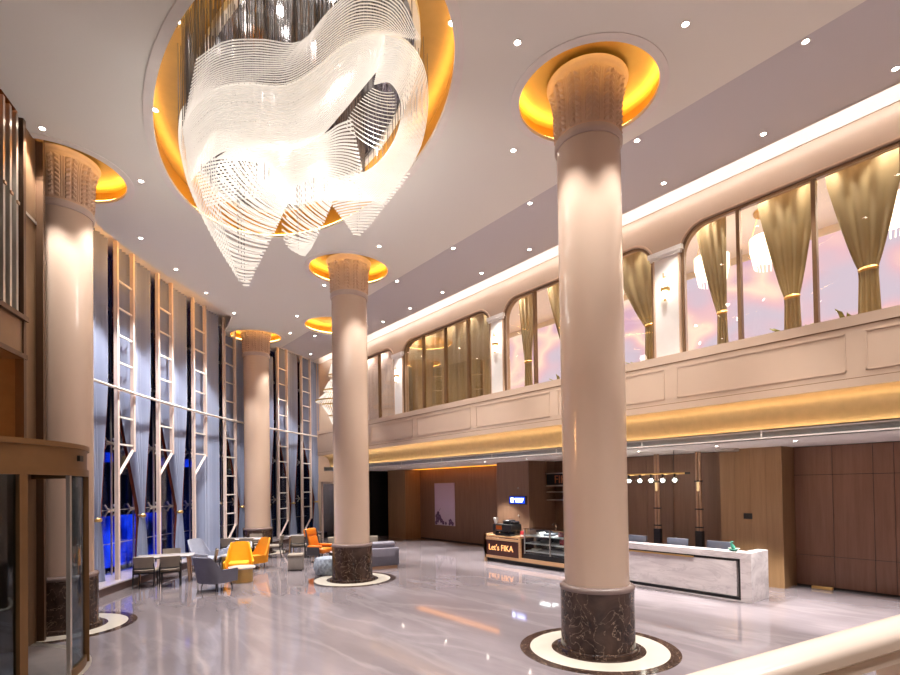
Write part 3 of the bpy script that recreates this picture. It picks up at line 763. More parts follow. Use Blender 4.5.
for i, (sa, sb, o) in enumerate([(97.0, 92.6, 2.6), (92.5, 89.6, 2.6), (89.5, 85.0, 2.6)]):
    mb = MB(); strip(sa, sb, o, o + .12, .02, 1.75, n=8)
    tag(mb.build('light_wall', m_blue), ['blue lit low glass wall outside, nearest the left column', 'blue lit low glass wall outside behind the first dining chairs', 'blue lit low glass wall outside behind the second tied curtain'][i], 'light wall', 'blue light walls outside')
for i, (sa, sb) in enumerate([(95.0, 92.8), (92.2, 90.3), (89.8, 88.0), (85.2, 83.6)]):
    mb = MB(); strip(sa, sb, 2.2, 2.5, 3.55, 3.85, n=5)
    tag(mb.build('light_sign', m_blue), ['blue light strip outside above eye level, nearest the left column', 'blue light strip outside between the first two ladder trusses', 'blue light strip outside left of the third ladder truss', 'blue light strip outside beside the far column'][i], 'light strip', 'blue light strips outside')
# ------------------------------------------------------------------ entrance wall, slatted screen, vestibule
pdir = Vector((.363, .932)); pang = math.atan2(pdir.y, pdir.x)
def pb(mb, ya, yb, z0, z1, d0, d1, mi=0):
    """box on the entrance wall between two distances along it, d0..d1 behind the wall face"""
    nrm = Vector((-pdir.y, pdir.x))
    A = Vector((portal(ya), ya)); B = Vector((portal(yb), yb))
    pts = [A + nrm * d0, B + nrm * d0, B + nrm * d1, A + nrm * d1]
    mb._faces([(p.x, p.y, z) for z in (z0, z1) for p in pts], [(0, 1, 2, 3), (4, 5, 6, 7), (0, 1, 5, 4), (2, 3, 7, 6), (1, 2, 6, 5), (0, 3, 7, 4)], mi)
mb = MB(); pb(mb, 11.6, 13.2, 0, 9.3, .75, .85, 1); pb(mb, -4.8, 6.6, 0, 9.5, .0, .3); pb(mb, 6.6, 11.05, 4.79, 5.5, .0, .6, 1); pb(mb, 6.6, 11.6, 5.5, 9.4, .45, .6, 2)
pb(mb, 6.6, 11.1, 4.79, 4.87, -.04, .0, 2); pb(mb, 6.6, 11.1, 5.42, 5.5, -.06, .0, 2)
pb(mb, 11.05, 11.65, 0, 9.24, .05, .6, 1); pb(mb, 11.58, 11.66, 0, 9.24, -.06, .3, 2); pb(mb, 11.1, 11.58, 7.3, 7.35, .03, .06, 3); pb(mb, 11.02, 11.1, 0, 9.24, -.02, .1, 2)
struct(mb.build('wall_left', [m_peach, m_dbronze, simple('deep bronze cladding', '#5d4330', .4, metal=.5), m_satin]), 'bronze clad entrance wall with bulkhead above the revolving door', 'wall')
ss = thing('slat_screen', 'screen of tall shiny metal slats above the entrance bulkhead', 'slat screen', (0, 0, 0))
for i in range(26):
    y = 10.92 - .19 * i
    q = MB(); pb(q, y - .03, y + .03, 5.5, 8.79, .02, .2); q.build('slat', m_satin, ss)
    q = MB(); pb(q, y - .033, y + .033, 7.3 + .05 * i, 7.35 + .05 * i, -.004, .02); q.build('clip', m_bronze, ss)
mb = MB(); pb(mb, 6.7, 10.8, 8.9, 8.93, .36, .40); struct(mb.build('trim_12', emit('amber slat fill', '#ff8a1e', 6)), 'added amber light line brightening the slatted screen', 'cove light')  # hidden strip added to light the slats
# vestibule behind the drum
nrm = Vector((-pdir.y, pdir.x))
mb = MB(); pb(mb, 6.6, 11.6, 0, 4.79, 3.4, 3.5, 0); pb(mb, 11.5, 11.65, 0, 4.79, .6, 3.5, 1); pb(mb, 6.5, 6.6, 0, 4.79, .3, 3.5, 1); pb(mb, 6.6, 11.6, 4.79, 4.9, .6, 3.5, 2)
struct(mb.build('wall_vestibule', [wood('amber wood', '#8a4a1c', '#a5602a', 2, .4), wood('dark red wood', '#3c1712', '#4c2018', 2, .4), m_dark]), 'amber and red wood vestibule walls behind the revolving door', 'wall')
# ------------------------------------------------------------------ revolving door
RX, RY, RR = -1.5, 9.9, 2.1
rd = thing('revolving_door', 'bronze framed glass revolving door at the left edge', 'revolving door', (RX, RY, 0))
def cp(a, r, z): return (r * math.cos(math.radians(a)), r * math.sin(math.radians(a)), z)
m_doorbronze = simple('door bronze', '#7a5937', .42, metal=.55, noise=.05)
mb = MB(); mb.lathe([(RR - .10, 2.9), (RR, 2.9), (RR, 3.2), (RR + .03, 3.2), (RR + .03, 3.27), (0, 3.27)], n=96); mb.lathe([(RR - .1, 2.9), (RR - .1, 3.0), (0, 3.0)], n=96)
mb.build('canopy', m_doorbronze, rd)
mb = MB(); mb.lathe([(RR - .02, 2.82), (RR + .025, 2.82), (RR + .025, 2.92), (RR - .02, 2.92), (RR - .02, 2.82)], n=96); mb.build('canopy_rail', m_doorbronze, rd)
POSTS = [-4, -50, -96, 176, 130, 84]
for a in POSTS:
    q = MB(); q.obox(cp(a, RR - .03, 1.42), (.1, .10, 2.84), math.radians(a)); q.build('post', m_doorbronze, rd)
for a0, a1 in [(-96, -50), (84, 130)]:
    q = MB(); q.lathe([(RR - .05, .08), (RR - .05, 2.84), (RR - .035, 2.84), (RR - .035, .08), (RR - .05, .08)], n=20, a0=math.radians(a0), a1=math.radians(a1)); q.build('curved_glass', m_doorglass, rd)
    q = MB(); q.lathe([(RR - .07, 0), (RR - .07, .1), (RR - .01, .1), (RR - .01, 0)], n=20, a0=math.radians(a0), a1=math.radians(a1)); q.build('bottom_rail', m_doorbronze, rd)
# short curved return beside the right post
q = MB(); q.lathe([(RR - .05, .08), (RR - .05, 2.84), (RR - .035, 2.84), (RR - .035, .08), (RR - .05, .08)], n=10, a0=math.radians(-27), a1=math.radians(-5)); q.build('curved_glass', m_doorglass, rd)
q = MB(); q.lathe([(RR - .07, 0), (RR - .07, .12), (RR - .01, .12), (RR - .01, 0)], n=10, a0=math.radians(-27), a1=math.radians(-5)); q.build('bottom_rail', m_doorbronze, rd)
q = MB(); q.obox(cp(-27, RR - .04, 1.42), (.05, .05, 2.84), math.radians(-27)); q.build('stile', m_satin, rd)
q = MB(); q.cyl((0, 0, 0), (0, 0, 3.0), .12, 20); q.build('centre_shaft', m_doorbronze, rd)
for a in (-57, 63, 183):
    w = MB(); w.obox(cp(a, 1.02, 2.72), (1.9, .06, .12), math.radians(a)); w.obox(cp(a, 1.02, .09), (1.9, .06, .14), math.radians(a)); w.obox(cp(a, 1.95, 1.4), (.06, .06, 2.7), math.radians(a))
    wo = w.build('door_wing', m_doorbronze, rd)
    w = MB(); w.obox(cp(a, 1.02, 1.4), (1.85, .012, 2.55), math.radians(a)); w.build('wing_glass', m_doorglass, wo)
    w = MB(); w.tube([cp(a + 3, 1.55, 1.05), cp(a + 6, .6, 1.05)], .02, 8); w.build('push_bar', m_satin, wo)
q = MB(); q.lathe([(0, .004), (RR - .08, .004)], n=64); q.lathe([(RR - .08, .005), (RR + .05, .005), (RR + .05, -.01)], n=64, mi=1); q.build('threshold', [simple('dark mat', '#6b5f5c', .6), m_satin], rd)
q = MB(); q.obox(cp(-21, RR + .01, 3.07), (.05, .13, .08), math.radians(-21)); q.build('sensor', m_black, rd)
q = MB(); q.lathe([(RR - .6, 2.985), (RR - .45, 2.985)], n=64); q.build('canopy_light', emit('door canopy light', '#e8f0ff', 2.0), rd)
lamp('vestibule_lamp', 'POINT', (RX - 1.6, RY + 1.4, 4.3), VEST_W, (1, .55, .2), .2)
# blue night screen outside the door
mb = MB(); mb.box(-9.5, -9.3, 6, 16, .2, 3.2); tag(mb.build('light_wall', m_blue), 'blue night light seen through the revolving door glass', 'light wall')

# ------------------------------------------------------------------ stair balustrade close to the viewpoint
A = Vector((1.62, 1.09, 1.835)); B = Vector((2.845, .552, 2.012)); dirv = (B - A)
B2 = A + dirv * 1.55; A2 = A - dirv * .55
sb = thing('stair_railing', 'cream stone stair handrail with square balusters in the bottom right corner', 'railing', (0, 0, 0))
m_rail = simple('cream stone rail', '#cdbbae', .22, noise=.04, nscale=3)
def sweep(name, prof, zoff=0):
    d = Vector((dirv.x, dirv.y, 0)).normalized(); s_ = Vector((-d.y, d.x, 0))
    mb = MB(); R = []
    for p in (A2, B2): R.append([mb.bm.verts.new(p + s_ * x + Vector((0, 0, z + zoff))) for x, z in prof])
    n = len(prof)
    for k in range(n): f = mb.bm.faces.new([R[0][k], R[0][(k + 1) % n], R[1][(k + 1) % n], R[1][k]]); f.smooth = False
    mb.bm.faces.new(R[0]); mb.bm.faces.new(R[1]); return mb.build(name, m_rail, sb)
rnd = [(.085 * math.cos(t * PI / 10), .045 * math.sin(t * PI / 10) - .045) for t in range(11)]
sweep('handrail', rnd + [(-.085, -.075), (-.06, -.095), (.06, -.095), (.085, -.075)])
sweep('lower_moulding', [(-.06, -.095), (.06, -.095), (.075, -.115), (.075, -.135), (.05, -.15), (-.05, -.15), (-.075, -.135), (-.075, -.115)])
nb = 8
d2 = math.atan2(dirv.y, dirv.x)
for k in range(-3, 3):
    p = A.lerp(B, .70 + .30 * k)
    q = MB(); q.obox((p.x, p.y, (p.z - .15 + 1.0) / 2), (.12, .12, p.z - .15 - 1.0), d2); q.obox((p.x, p.y, 1.06), (.16, .16, .12), d2); q.build('baluster', m_rail, sb)
mb = MB(); n_ = Vector((-dirv.y, dirv.x)).normalized()
mb.prism([tuple(Vector((A2.x, A2.y)) + n_ * .2), tuple(Vector((B2.x, B2.y)) + n_ * .2), tuple(Vector((B2.x, B2.y)) - n_ * 3), tuple(Vector((A2.x, A2.y)) - n_ * 3)], 0, 1.0)
struct(mb.build('floor_landing', m_cream), 'stair landing', 'floor')

# ------------------------------------------------------------------ front desk
fd = thing('front_desk', 'long white marble reception desk at right with black inset frame', 'reception desk', (11.88, 4.73, 0))
L = 4.1
mb = MB(); mb.box(0, .9, 0, .22, 0, 1.06); mb.box(0, .38, .22, L, .92, 1.06); mb.box(0, .14, .22, L, .0, .03); mb.box(.1, .38, .22, L, .03, .92); mb.build('body', m_whitemarble, fd)
mb = MB(); mb.box(.0, .1, .22, L, .03, .085); mb.box(.02, .1, .22, .27, .085, .92); mb.box(.02, .1, .27, L, .87, .92); mb.build('inset_frame', m_dark, fd)
mb = MB(); mb.box(.03, .1, .31, L, .10, .86); mb.build('front_panel', m_whitemarble, fd)
mb = MB(); mb.box(-.02, .03, 1.24, L, .855, .89); mb.build('gold_strip', m_gold, fd)
mb = MB(); mb.box(.38, .9, .22, L, .70, .75); mb.build('work_surface', m_whitemarble, fd)
mb = MB(); mb.box(.9, .92, 3.9, L, 0, .7); mb.box(.38, .9, L - .06, L, 0, .92); mb.build('end_panel', m_whitemarble, fd)
for i, (y, l) in enumerate([(7.78, 'grey monitor on the desk nearest the front column'), (6.68, 'grey monitor at the middle of the desk between the bronze posts'), (5.68, 'grey monitor nearest the right end of the desk')]):
    if i == 0:
        mon = thing('monitor', l, 'monitor', (12.5, y, .75), group='monitors on the front desk')
        q = MB(); q.rbox((0, 0, .29), (.04, .54, .33), .015, tilt=Matrix.Rotation(.12, 3, 'Y')); q.build('screen', m_screen, mon)
        q = MB(); q.box(.02, .06, -.03, .03, .02, .3); q.build('stand', m_black, mon)
        q = MB(); q.box(-.08, .14, -.12, .12, 0, .02); q.build('foot', m_black, mon)
    else: dup(mon, (12.5, y, .75), 0, l)
gs = thing('glass_ornament', 'small green glass bird ornament on a pale dish at the desk end', 'ornament', (12.06, 5.16, 1.06))
q = MB(); q.lathe([(0, .0), (.06, 0), (.10, .03), (.115, .06), (.105, .06), (.09, .035), (0, .02)], n=24); q.build('dish', m_green, gs)
q = MB(); q.tube([(0, -.02, .04), (0, .01, .10), (0, .045, .16), (0, .035, .2), (0, .0, .205)], [.04, .04, .026, .02, .012], 10); q.build('bird', m_green, gs)
q = MB(); q.tube([(0, -.14, .07), (0, -.08, .045), (0, .02, .045), (0, .10, .06)], [.008, .022, .022, .01], 8); q.build('driftwood', m_cream, gs)
# bronze posts behind the desk
bp = None
for i, (x, y, l) in enumerate([(14.25, 8.2, 'slim bronze post behind the desk, nearer the front column'), (14.25, 6.97, 'slim bronze post behind the desk, nearer the tan pier')]):
    if bp is None:
        bp = thing('bronze_post', l, 'post', (x, y, 0), group='bronze posts behind the desk')
        q = MB(); q.cyl((0, -.045, .9), (0, -.045, 3.43), .035, 12); q.cyl((0, .045, .9), (0, .045, 3.43), .035, 12); q.build('tube', m_bronze, bp)
        for z in (1.35, 1.85, 2.62):
            q = MB(); q.rbox((0, 0, z), (.12, .2, .035), .01); q.build('collar', m_dark, bp)
        q = MB(); q.box(-.06, .06, -.1, .1, 0, 1.25); q.build('sleeve', m_dark, bp)
        q = MB(); q.cyl((-.04, .0, 2.35), (-.04, .0, 2.6), .03, 10); q.build('tube_light', emit('post glow', '#ffd9a0', .7), bp)
    else: dup(bp, (x, y, 0), 0, l)
# pendant bar with globes
pl = thing('pendant_lamp', 'gold bar pendant lamp with a row of clear globes above the desk', 'pendant lamp', (13.0, 6.7, 0))
q = MB(); q.cyl((0, 0, 2.83), (0, 2.6, 2.83), .025, 10); q.build('bar', m_gold, pl)
q = MB(); q.cyl((0, -.12, 2.83), (0, 0, 2.83), .026, 10); q.build('bar_tip', m_dark, pl)
for y in (.3, 2.2):
    q = MB(); q.cyl((0, y, 2.83), (0, y, 3.43), .008, 6); q.build('rod', m_dark, pl)
for k in range(7):
    y = .28 + .335 * k
    q = MB(); q.cyl((0, y, 2.74), (0, y, 2.82), .03, 10); c_ = q.build('lamp_holder', m_dark, pl)
    q = MB(); q.sphere((0, y, 2.66), .095); gl = q.build('globe', m_glass, pl)
    q = MB(); q.sphere((0, y, 2.655), .048, u=12, v=8); q.build('bulb', emit('globe bulb', '#fff3e0', 22) if k == 0 else bulb_m, gl)
    if k == 0: bulb_m = bpy.data.materials['globe bulb']
rf = thing('ring_fixture', 'round white ring fixture on the low ceiling above the desk end', 'ceiling fixture', (13.7, 5.96, 3.43))
q = MB(); q.lathe([(.2, 0), (.27, 0), (.27, -.07), (.2, -.07), (.2, 0)], n=32); q.build('ring', m_satin, rf)
q = MB(); q.lathe([(0, -.01), (.2, -.01)], n=32); q.build('core', m_screen, rf)
wp = MB(); wp.box(-.012, 0, -.1, .1, -.07, .07); o = wp.build('wall_plate', m_black); o.location = (14.034, 5.63, 1.72); tag(o, 'small black wall plate on the tan wood pier', 'wall plate')
wp = MB(); wp.rbox((0, 0, .035), (.1, .42, .07), .01); o = wp.build('brass_box', m_gold); o.location = (14.62, 4.25, 0); tag(o, 'small brass floor box at the foot of the red brown wall', 'floor box')
# round downlights in the lower ceiling
for i, y in enumerate([2.2, 4.0, 5.6, 7.6, 9.6, 11.6, 13.6, 16.0, 19.0]):
    downlight(12.35, y, 'small downlight in the low ceiling over the desk and cafe, %s from the right' % ORD[i], LOW_F, z=3.43, group='downlights in the low ceiling')

# ------------------------------------------------------------------ cafe counter
cc = thing('cafe_counter', 'oak framed cafe counter with a lit word sign on its front', 'counter', (12.1, 9.9, 0))
q = MB(); q.box(.03, .75, 1.85, 3.5, .85, .9); q.build('top', m_woodlight, cc)
q = MB(); q.box(0, .06, 3.44, 3.52, .0, .93); q.box(0, .06, 1.8, 1.88, .13, .93); q.box(0, .06, 1.88, 3.44, .13, .22); q.box(0, .06, 1.88, 3.44, .74, .82); q.box(0, .06, 0, 1.8, .13, .25); q.box(.0, .75, 3.44, 3.52, .13, .93); q.box(.06, .75, 0, 3.44, .13, .2); q.build('frame', m_woodlight, cc)
q = MB(); q.box(.07, .7, 0, 3.44, .0, .13); q.build('plinth', m_black, cc)
q = MB(); q.box(.03, .72, 1.88, 3.44, .22, .85); q.build('sign_panel', wood('sign wood', '#3a1712', '#4a2018', 3, .4), cc)
text_obj('sign_lettering', "Let's FIKA", .28, emit('sign letters', '#ffab6e', 1.6), cc, (.022, 3.32, .40), (PI / 2, 0, -PI / 2), .006)
dc = thing('display_case', 'glass cake display case with white shelves beside the cafe counter sign', 'display case', (12.12, 9.95, .2))
q = MB(); q.box(.04, .7, 0, 1.68, .05, .2); q.box(.66, .7, 0, 1.68, .2, .98); q.build('base', m_black, dc)
for z in (.27, .52, .76):
    q = MB(); q.box(.05, .6, .02, 1.6, z, z + .035); q.build('shelf', m_white, dc)
q = MB(); q.box(.03, .68, 0, 1.66, .98, 1.0); q.build('top', m_steel, dc)
q = MB(); q.box(.035, .043, 0, 1.64, .2, .98); q.build('front_glass', m_glass, dc)
for y in (1.6, .55): 
    q = MB(); q.box(.03, .07, y, y + .03, .2, 1.0); q.build('upright', m_satin, dc)
lamp('case_light', 'AREA', (12.45, 10.8, 1.12), 6, (1, .95, .9), .5)
bx = None
spots_ = [(10.25, .55, m_red, 'red carton on the upper shelf of the display case', (.1, .14, .16)), (10.75, .80, m_screen, 'dark tray on the top shelf of the display case', (.25, .3, .07)), (10.3, .80, m_red, 'red carton on the top shelf of the display case', (.1, .14, .15)),
          (11.1, .80, m_paper, 'white box on the top shelf of the display case', (.2, .22, .1)), (10.9, .55, m_greybox, 'grey box on the middle shelf of the display case', (.2, .3, .1)), (11.3, .3, m_paper, 'pale plate box on the lowest shelf of the display case', (.2, .25, .06))]
for y, z, m, l, s_ in spots_:
    q = MB(); q.rbox((0, 0, s_[2] / 2), s_, .008); o = q.build('food_box', m); o.location = (12.42, y, .2 + z + .005 - (.03 if z > .5 else 0) ); tag(o, l, 'box')
    o.location.z = .2 + {.55: .555, .80: .795, .3: .305}[z]
em = thing('espresso_machine', 'black espresso machine on the cafe counter', 'coffee machine', (12.42, 12.55, .9))
q = MB(); q.rbox((0, 0, .27), (.5, .78, .24), .04); q.rbox((.1, 0, .1), (.3, .74, .2), .03); q.rbox((-.02, 0, .03), (.5, .74, .06), .02); q.build('body', m_black, em)
q = MB(); q.rbox((0, -.05, .45), (.36, .3, .14), .05); q.rbox((.02, -.3, .43), (.3, .16, .1), .03); q.build('cup_tray', m_dark, em)
for y in (-.2, .18):
    q = MB(); q.cyl((-.2, y, .17), (-.2, y, .12), .045, 12); q.tube([(-.2, y, .14), (-.36, y, .13)], .014, 8); q.build('group_head', m_steel, em)
q = MB(); q.box(-.255, -.25, .05, .33, .2, .34); q.build('side_panel', m_steel, em)
gr = thing('coffee_grinder', 'black coffee grinder with a white hopper left of the espresso machine', 'grinder', (12.42, 13.15, .9))
q = MB(); q.rbox((0, 0, .18), (.18, .16, .36), .03); q.build('body', m_black, gr)
q = MB(); q.lathe([(.03, .36), (.08, .5), (.085, .56), (0, .57)], n=16); q.build('hopper', m_paper, gr)
ct = MB(); ct.rbox((0, 0, .1), (.03, .22, .2), .01); ct.box(-.017, -.012, -.09, .09, .02, .08, 1); o = ct.build('counter_card', [m_red, m_paper]); o.location = (12.25, 11.72, .9); tag(o, 'small red and white card standing on the cafe counter', 'card')
fc = thing('tap', 'small curved steel tap behind the display case', 'tap', (12.98, 10.95, .9))
q = MB(); q.tube([(0, 0, 0), (0, 0, .32), (-.02, 0, .42), (-.1, 0, .46), (-.17, 0, .40)], .018, 8); q.build('spout', m_steel, fc)
q = MB(); q.cyl((0, 0, -.02), (0, 0, .05), .035, 12); q.build('base', m_steel, fc)
bc = MB(); bc.box(12.95, 13.38, 9.9, 12.3, 0, .9); tag(bc.build('back_counter', m_woodbrown), 'brown back counter behind the display case', 'counter')
# wall shelf with dark sign box
sh = thing('wall_shelf', 'dark wall shelf unit with a copper lettered sign box behind the cafe', 'shelf', (14.3, 10.1, 0))
q = MB(); q.box(0, .48, 0, 3.2, 2.52, 2.57); q.box(0, .48, 0, 3.2, 2.96, 3.0); q.build('board', m_satin, sh)
q = MB(); q.box(.05, .48, 0, 3.2, 2.57, 2.96); q.build('sign_box', m_black, sh)
for z in (2.02, 2.3):
    q = MB(); q.box(.02, .48, 0, 2.95, z, z + .035); q.build('board', m_satin, sh)
for y in (2.9, 1.4):
    q = MB(); q.box(.0, .04, y - .5, y - .42, 2.57, 3.43); q.build('post', m_woodlight, sh)
q = MB(); q.box(0, .03, 2.92, 2.95, 2.0, 2.52); q.build('bracket', m_dark, sh)
text_obj('sign_lettering', 'FIKA', .40, simple('copper letters', '#c07a52', .4, metal=.4), sh, (.04, 2.05, 2.63), (PI / 2, 0, -PI / 2), .012)
ws = thing('wall_screen', 'small glowing blue screen on the brown pier behind the cafe', 'screen', (13.38, 13.02, 2.05))
q = MB(); q.rbox((0, 0, 0), (.04, .86, .3), .01); q.build('bezel', m_black, ws)
q = MB(); q.box(-.025, -.021, -.36, .38, -.12, .12); q.build('display', emit('blue display', '#1436b8', 2.0), ws)
q = MB(); q.box(-.028, -.026, .18, .33, -.08, .08); q.box(-.028, -.026, -.3, .12, .0, .07); q.box(-.028, -.026, -.25, .1, -.07, -.04); q.build('display_blocks', emit('white display', '#dfe8ff', 4), ws)
for z, l in ((2.48, 'small round wall fitting above the blue screen'), (1.5, 'small wall fitting below the blue screen')):
    q = MB(); q.cyl((13.4, 13.0, z), (13.37, 13.0, z), .035, 12); tag(q.build('wall_fitting', m_greybox), l, 'wall fitting')
# orchid picture
pc = thing('picture', 'tall pale lilac picture of purple orchids on the brown wall', 'picture', (15.09, 19.46, 1.73))
def artm():
    m, nt, out = newmat('orchid print'); b = N(nt, 'ShaderNodeBsdfPrincipled', Roughness=.5)
    v = coords(nt); sp = N(nt, 'ShaderNodeSeparateXYZ'); nt.links.new(v, sp.inputs[0])
    mr = N(nt, 'ShaderNodeMapRange'); mr.inputs['From Min'].default_value = -1; mr.inputs['From Max'].default_value = 1; nt.links.new(sp.outputs['Z'], mr.inputs['Value'])
    c = ramp(nt, mr.outputs[0], [(0, '#cbbcc9'), (.5, '#c7b4cc'), (1, '#a99bb0')])
    nt.links.new(c, b.inputs['Base Color']); nt.links.new(b.outputs[0], out.inputs['Surface']); return m
q = MB(); q.box(-.03, 0, -.76, .76, -1, 1); q.build('print', artm(), pc)
q = MB()
fl = [(.5, -.45, .11), (.62, -.58, .10), (.38, -.62, .13), (.55, -.76, .14), (.25, -.78, .12), (.1, -.88, .10), (.66, -.9, .10), (-.1, -.9, .08), (-.45, -.80, .13), (-.6, -.9, .10), (-.38, -.92, .08)]
for i, (y, z, r) in enumerate(fl):
    for j in range(5):
        a = j * 2 * PI / 5 + i
        cy, cz = y + r * .55 * math.cos(a), z + r * .55 * math.sin(a)
        q._faces([(-.032 - .0006 * j - .003 * (i % 3), max(-.75, min(.75, cy + r * .48 * math.cos(t * PI / 5))), max(-.99, cz + r * .48 * math.sin(t * PI / 5))) for t in range(10)], [tuple(range(10))])
q.tube([(-.033, .7, -.98), (-.033, .45, -.7), (-.033, .5, -.4), (-.033, .3, -.2)], .008, 5)
q.build('orchid', simple('orchid purple', '#5f4468', .6, noise=.3, nscale=5), pc)
# ------------------------------------------------------------------ seating
def shell_chair(name, label, cat, loc, rz, fab, leg, w=.72, d=.72, hb=.86, ha=.56, slope=.75, top=.8, fl=.06, zb=.2, group=None, seat_h=.42, round_top=0):
    """upholstered tub chair facing local +x"""
    t = thing(name, label, cat, loc, rz, group)
    hw = w / 2
    def path(u):
        # from left front, round the back, to right front
        pts = [(d * .5, hw), (-d * .15, hw), (-d * .42, hw * .82), (-d * .5, 0), (-d * .42, -hw * .82), (-d * .15, -hw), (d * .5, -hw)]
        p = spline([(x, y, 0) for x, y in pts], u); return p
    def fn(u, v):
        p = path(u); c = abs(u - .5) * 2
        f = min(1, max(0, (slope - c) / .28)); f = f * f * (3 - 2 * f)
        h = ha + (hb - ha) * f
        if round_top: h -= round_top * max(0, c - .12) ** 1.2 * (1 if c < slope else 0)
        z = zb + (h - zb) * v
        lean = -.16 * v * f * (1 if f > 0 else 0)
        k = 1 + fl * v * (1 - f) + (top - 1) * v * f * .6
        return (p.x * (1) + lean, p.y * k, z)
    mb = MB(); mb.slab(fn, 44, 10, .055); mb.build('shell', fab, t)
    mb = MB(); mb.rbox((.02, 0, seat_h - .09), (d * .98, w * .86, .17), .05); mb.rbox((.0, 0, zb + .04), (d * .86, w * .9, .1), .03); mb.build('seat', fab, t)
    for sx in (-.34, .38):
        for sy in (-.36, .36):
            q = MB(); q.cyl((d * sx * .95, w * sy * .95, zb + .02), (d * sx * 1.1, w * sy * 1.1, 0), .02, 8, r1=.011); q.build('leg', leg, t)
    return t
def face(dx, dy): return math.atan2(dy, dx)
shell_chair('armchair', 'slate grey lounge armchair with its back to us, beside the gold drum table', 'armchair', (3.62, 14.38, 0), face(.78, .40), m_greychair, m_dark, w=.68, d=.66, hb=.90, ha=.55, slope=.62, top=.92, zb=.22)
shell_chair('armchair', 'bright yellow lounge chair facing us behind the gold drum table', 'armchair', (4.75, 16.3, 0), face(-.35, -.93), m_yellow, m_dark, w=.66, d=.62, hb=.98, ha=.44, slope=.66, top=.62, fl=.12, zb=.2, round_top=.10)
shell_chair('armchair', 'ochre yellow lounge chair seen from its side, right of the bright yellow one', 'armchair', (5.55, 17.36, 0), face(-.95, -.25), m_ochre, m_dark, w=.64, d=.58, hb=.98, ha=.46, slope=.66, top=.62, fl=.12, zb=.2, round_top=.10)
shell_chair('armchair', 'pale blue grey high backed armchair by the full length curtain', 'armchair', (4.3, 18.2, 0), face(.6, -.75), m_lav, m_dark, w=.72, d=.68, hb=1.0, ha=.55, slope=.62, top=.85, zb=.2, round_top=.12)
shell_chair('armchair', 'blue grey low armchair behind the bright yellow chair', 'armchair', (5.4, 18.75, 0), face(-.6, -.75), m_lav, m_dark, w=.72, d=.66, hb=.74, ha=.56, slope=.62, top=.95, zb=.2)
def drum(label, loc, r, h, group=None):
    t = thing('drum_table', label, 'side table', loc, 0, group)
    q = MB(); q.lathe([(0, 0), (r * .82, 0), (r * .82, h - .04), (0, h - .04)], n=40); q.build('drum', m_gold, t)
    q = MB(); q.lathe([(0, h - .04), (r, h - .04), (r, h), (0, h)], n=40); q.build('top', m_whitemarble, t)
drum('gold drum table with white stone top in front of the yellow chair', (4.48, 15.12, 0), .36, .42)
drum('gold drum table with pale top between the blue grey armchairs', (4.9, 17.9, 0), .28, .45)

def dining_chair(label, loc, rz):
    t = thing('dining_chair', label, 'chair', loc, rz, 'beige dining chairs')
    q = MB(); q.rbox((.02, 0, .44), (.5, .52, .09), .035); q.build('seat', m_beigefab, t)
    def bk(u, v):
        a = (u - .5) * 1.5; return (-.30 + .12 * (1 - math.cos(a * 1.3)) - .06 * v + .02, .36 * math.sin(a), .50 + .33 * v)
    q = MB(); q.slab(bk, 16, 4, .045); q.build('backrest', m_beigefab, t)
    for sx, sy in ((.22, .22), (.22, -.22)):
        q = MB(); q.cyl((sx, sy, .42), (sx + .02, sy, 0), .018, 8, r1=.013); q.build('leg', m_dark, t)
    for sy in (.25, -.25):
        q = MB(); q.tube([(-.25, sy * .9, .68), (-.24, sy, .5), (-.25, sy, .3), (-.29, sy, 0)], [.016, .018, .018, .013], 8); q.build('leg', m_dark, t)
    q = MB(); q.box(-.26, .24, -.24, .24, .385, .41); q.tube([(-.25, -.25, .53), (-.29, 0, .53), (-.25, .25, .53)], .016, 6); q.build('frame', m_dark, t)
    return t
def dining_table(label, loc, rz, l, w):
    t = thing('dining_table', label, 'table', loc, rz, 'white topped dining tables')
    q = MB(); q.rbox((0, 0, .735), (l, w, .03), .012); q.build('top', m_whitemarble, t)
    q = MB(); q.box(-l * .42, l * .42, -w * .36, w * .36, .69, .72); q.build('apron', m_dark, t)
    for sx in (-1, 1):
        for sy in (-1, 1):
            q = MB(); q.cyl((sx * l * .40, sy * w * .33, .71), (sx * l * .43, sy * w * .38, 0), .035, 10, r1=.025); q.build('leg', m_bronze, t)
dt_rz = math.atan2(-.30, .95)
dining_table('white topped dining table by the first curtains at left', (2.85, 16.65, 0), dt_rz, 1.45, .75)
dc0 = dining_chair('beige dining chair with black legs, leftmost at the left table', (2.28, 16.12, 0), face(.35, .9))
dup(dc0, (2.82, 15.86, 0), face(.2, .95), 'beige dining chair with black legs, nearest us at the left table')
dup(dc0, (3.1, 17.3, 0), face(-.2, -.9), 'beige dining chair on the window side of the left table')
dup(dc0, (3.86, 16.42, 0), face(-.95, .25), 'beige dining chair at the right end of the left table, next to the slate armchair')
dining_table('white topped dining table in front of the far column', (6.05, 20.1, 0), math.atan2(-.55, .83), 1.5, .75)
dup(dc0, (5.45, 19.8, 0), face(.5, .85), 'beige dining chair at the far table, behind the bright yellow chair')
dup(dc0, (5.98, 19.4, 0), face(.5, .85), 'beige dining chair at the far table, behind the ochre chair')
dup(dc0, (6.98, 19.5, 0), face(-.8, .5), 'beige dining chair at the right end of the far table')
dup(dc0, (6.55, 20.5, 0), face(-.5, -.8), 'beige dining chair on the window side of the far table')
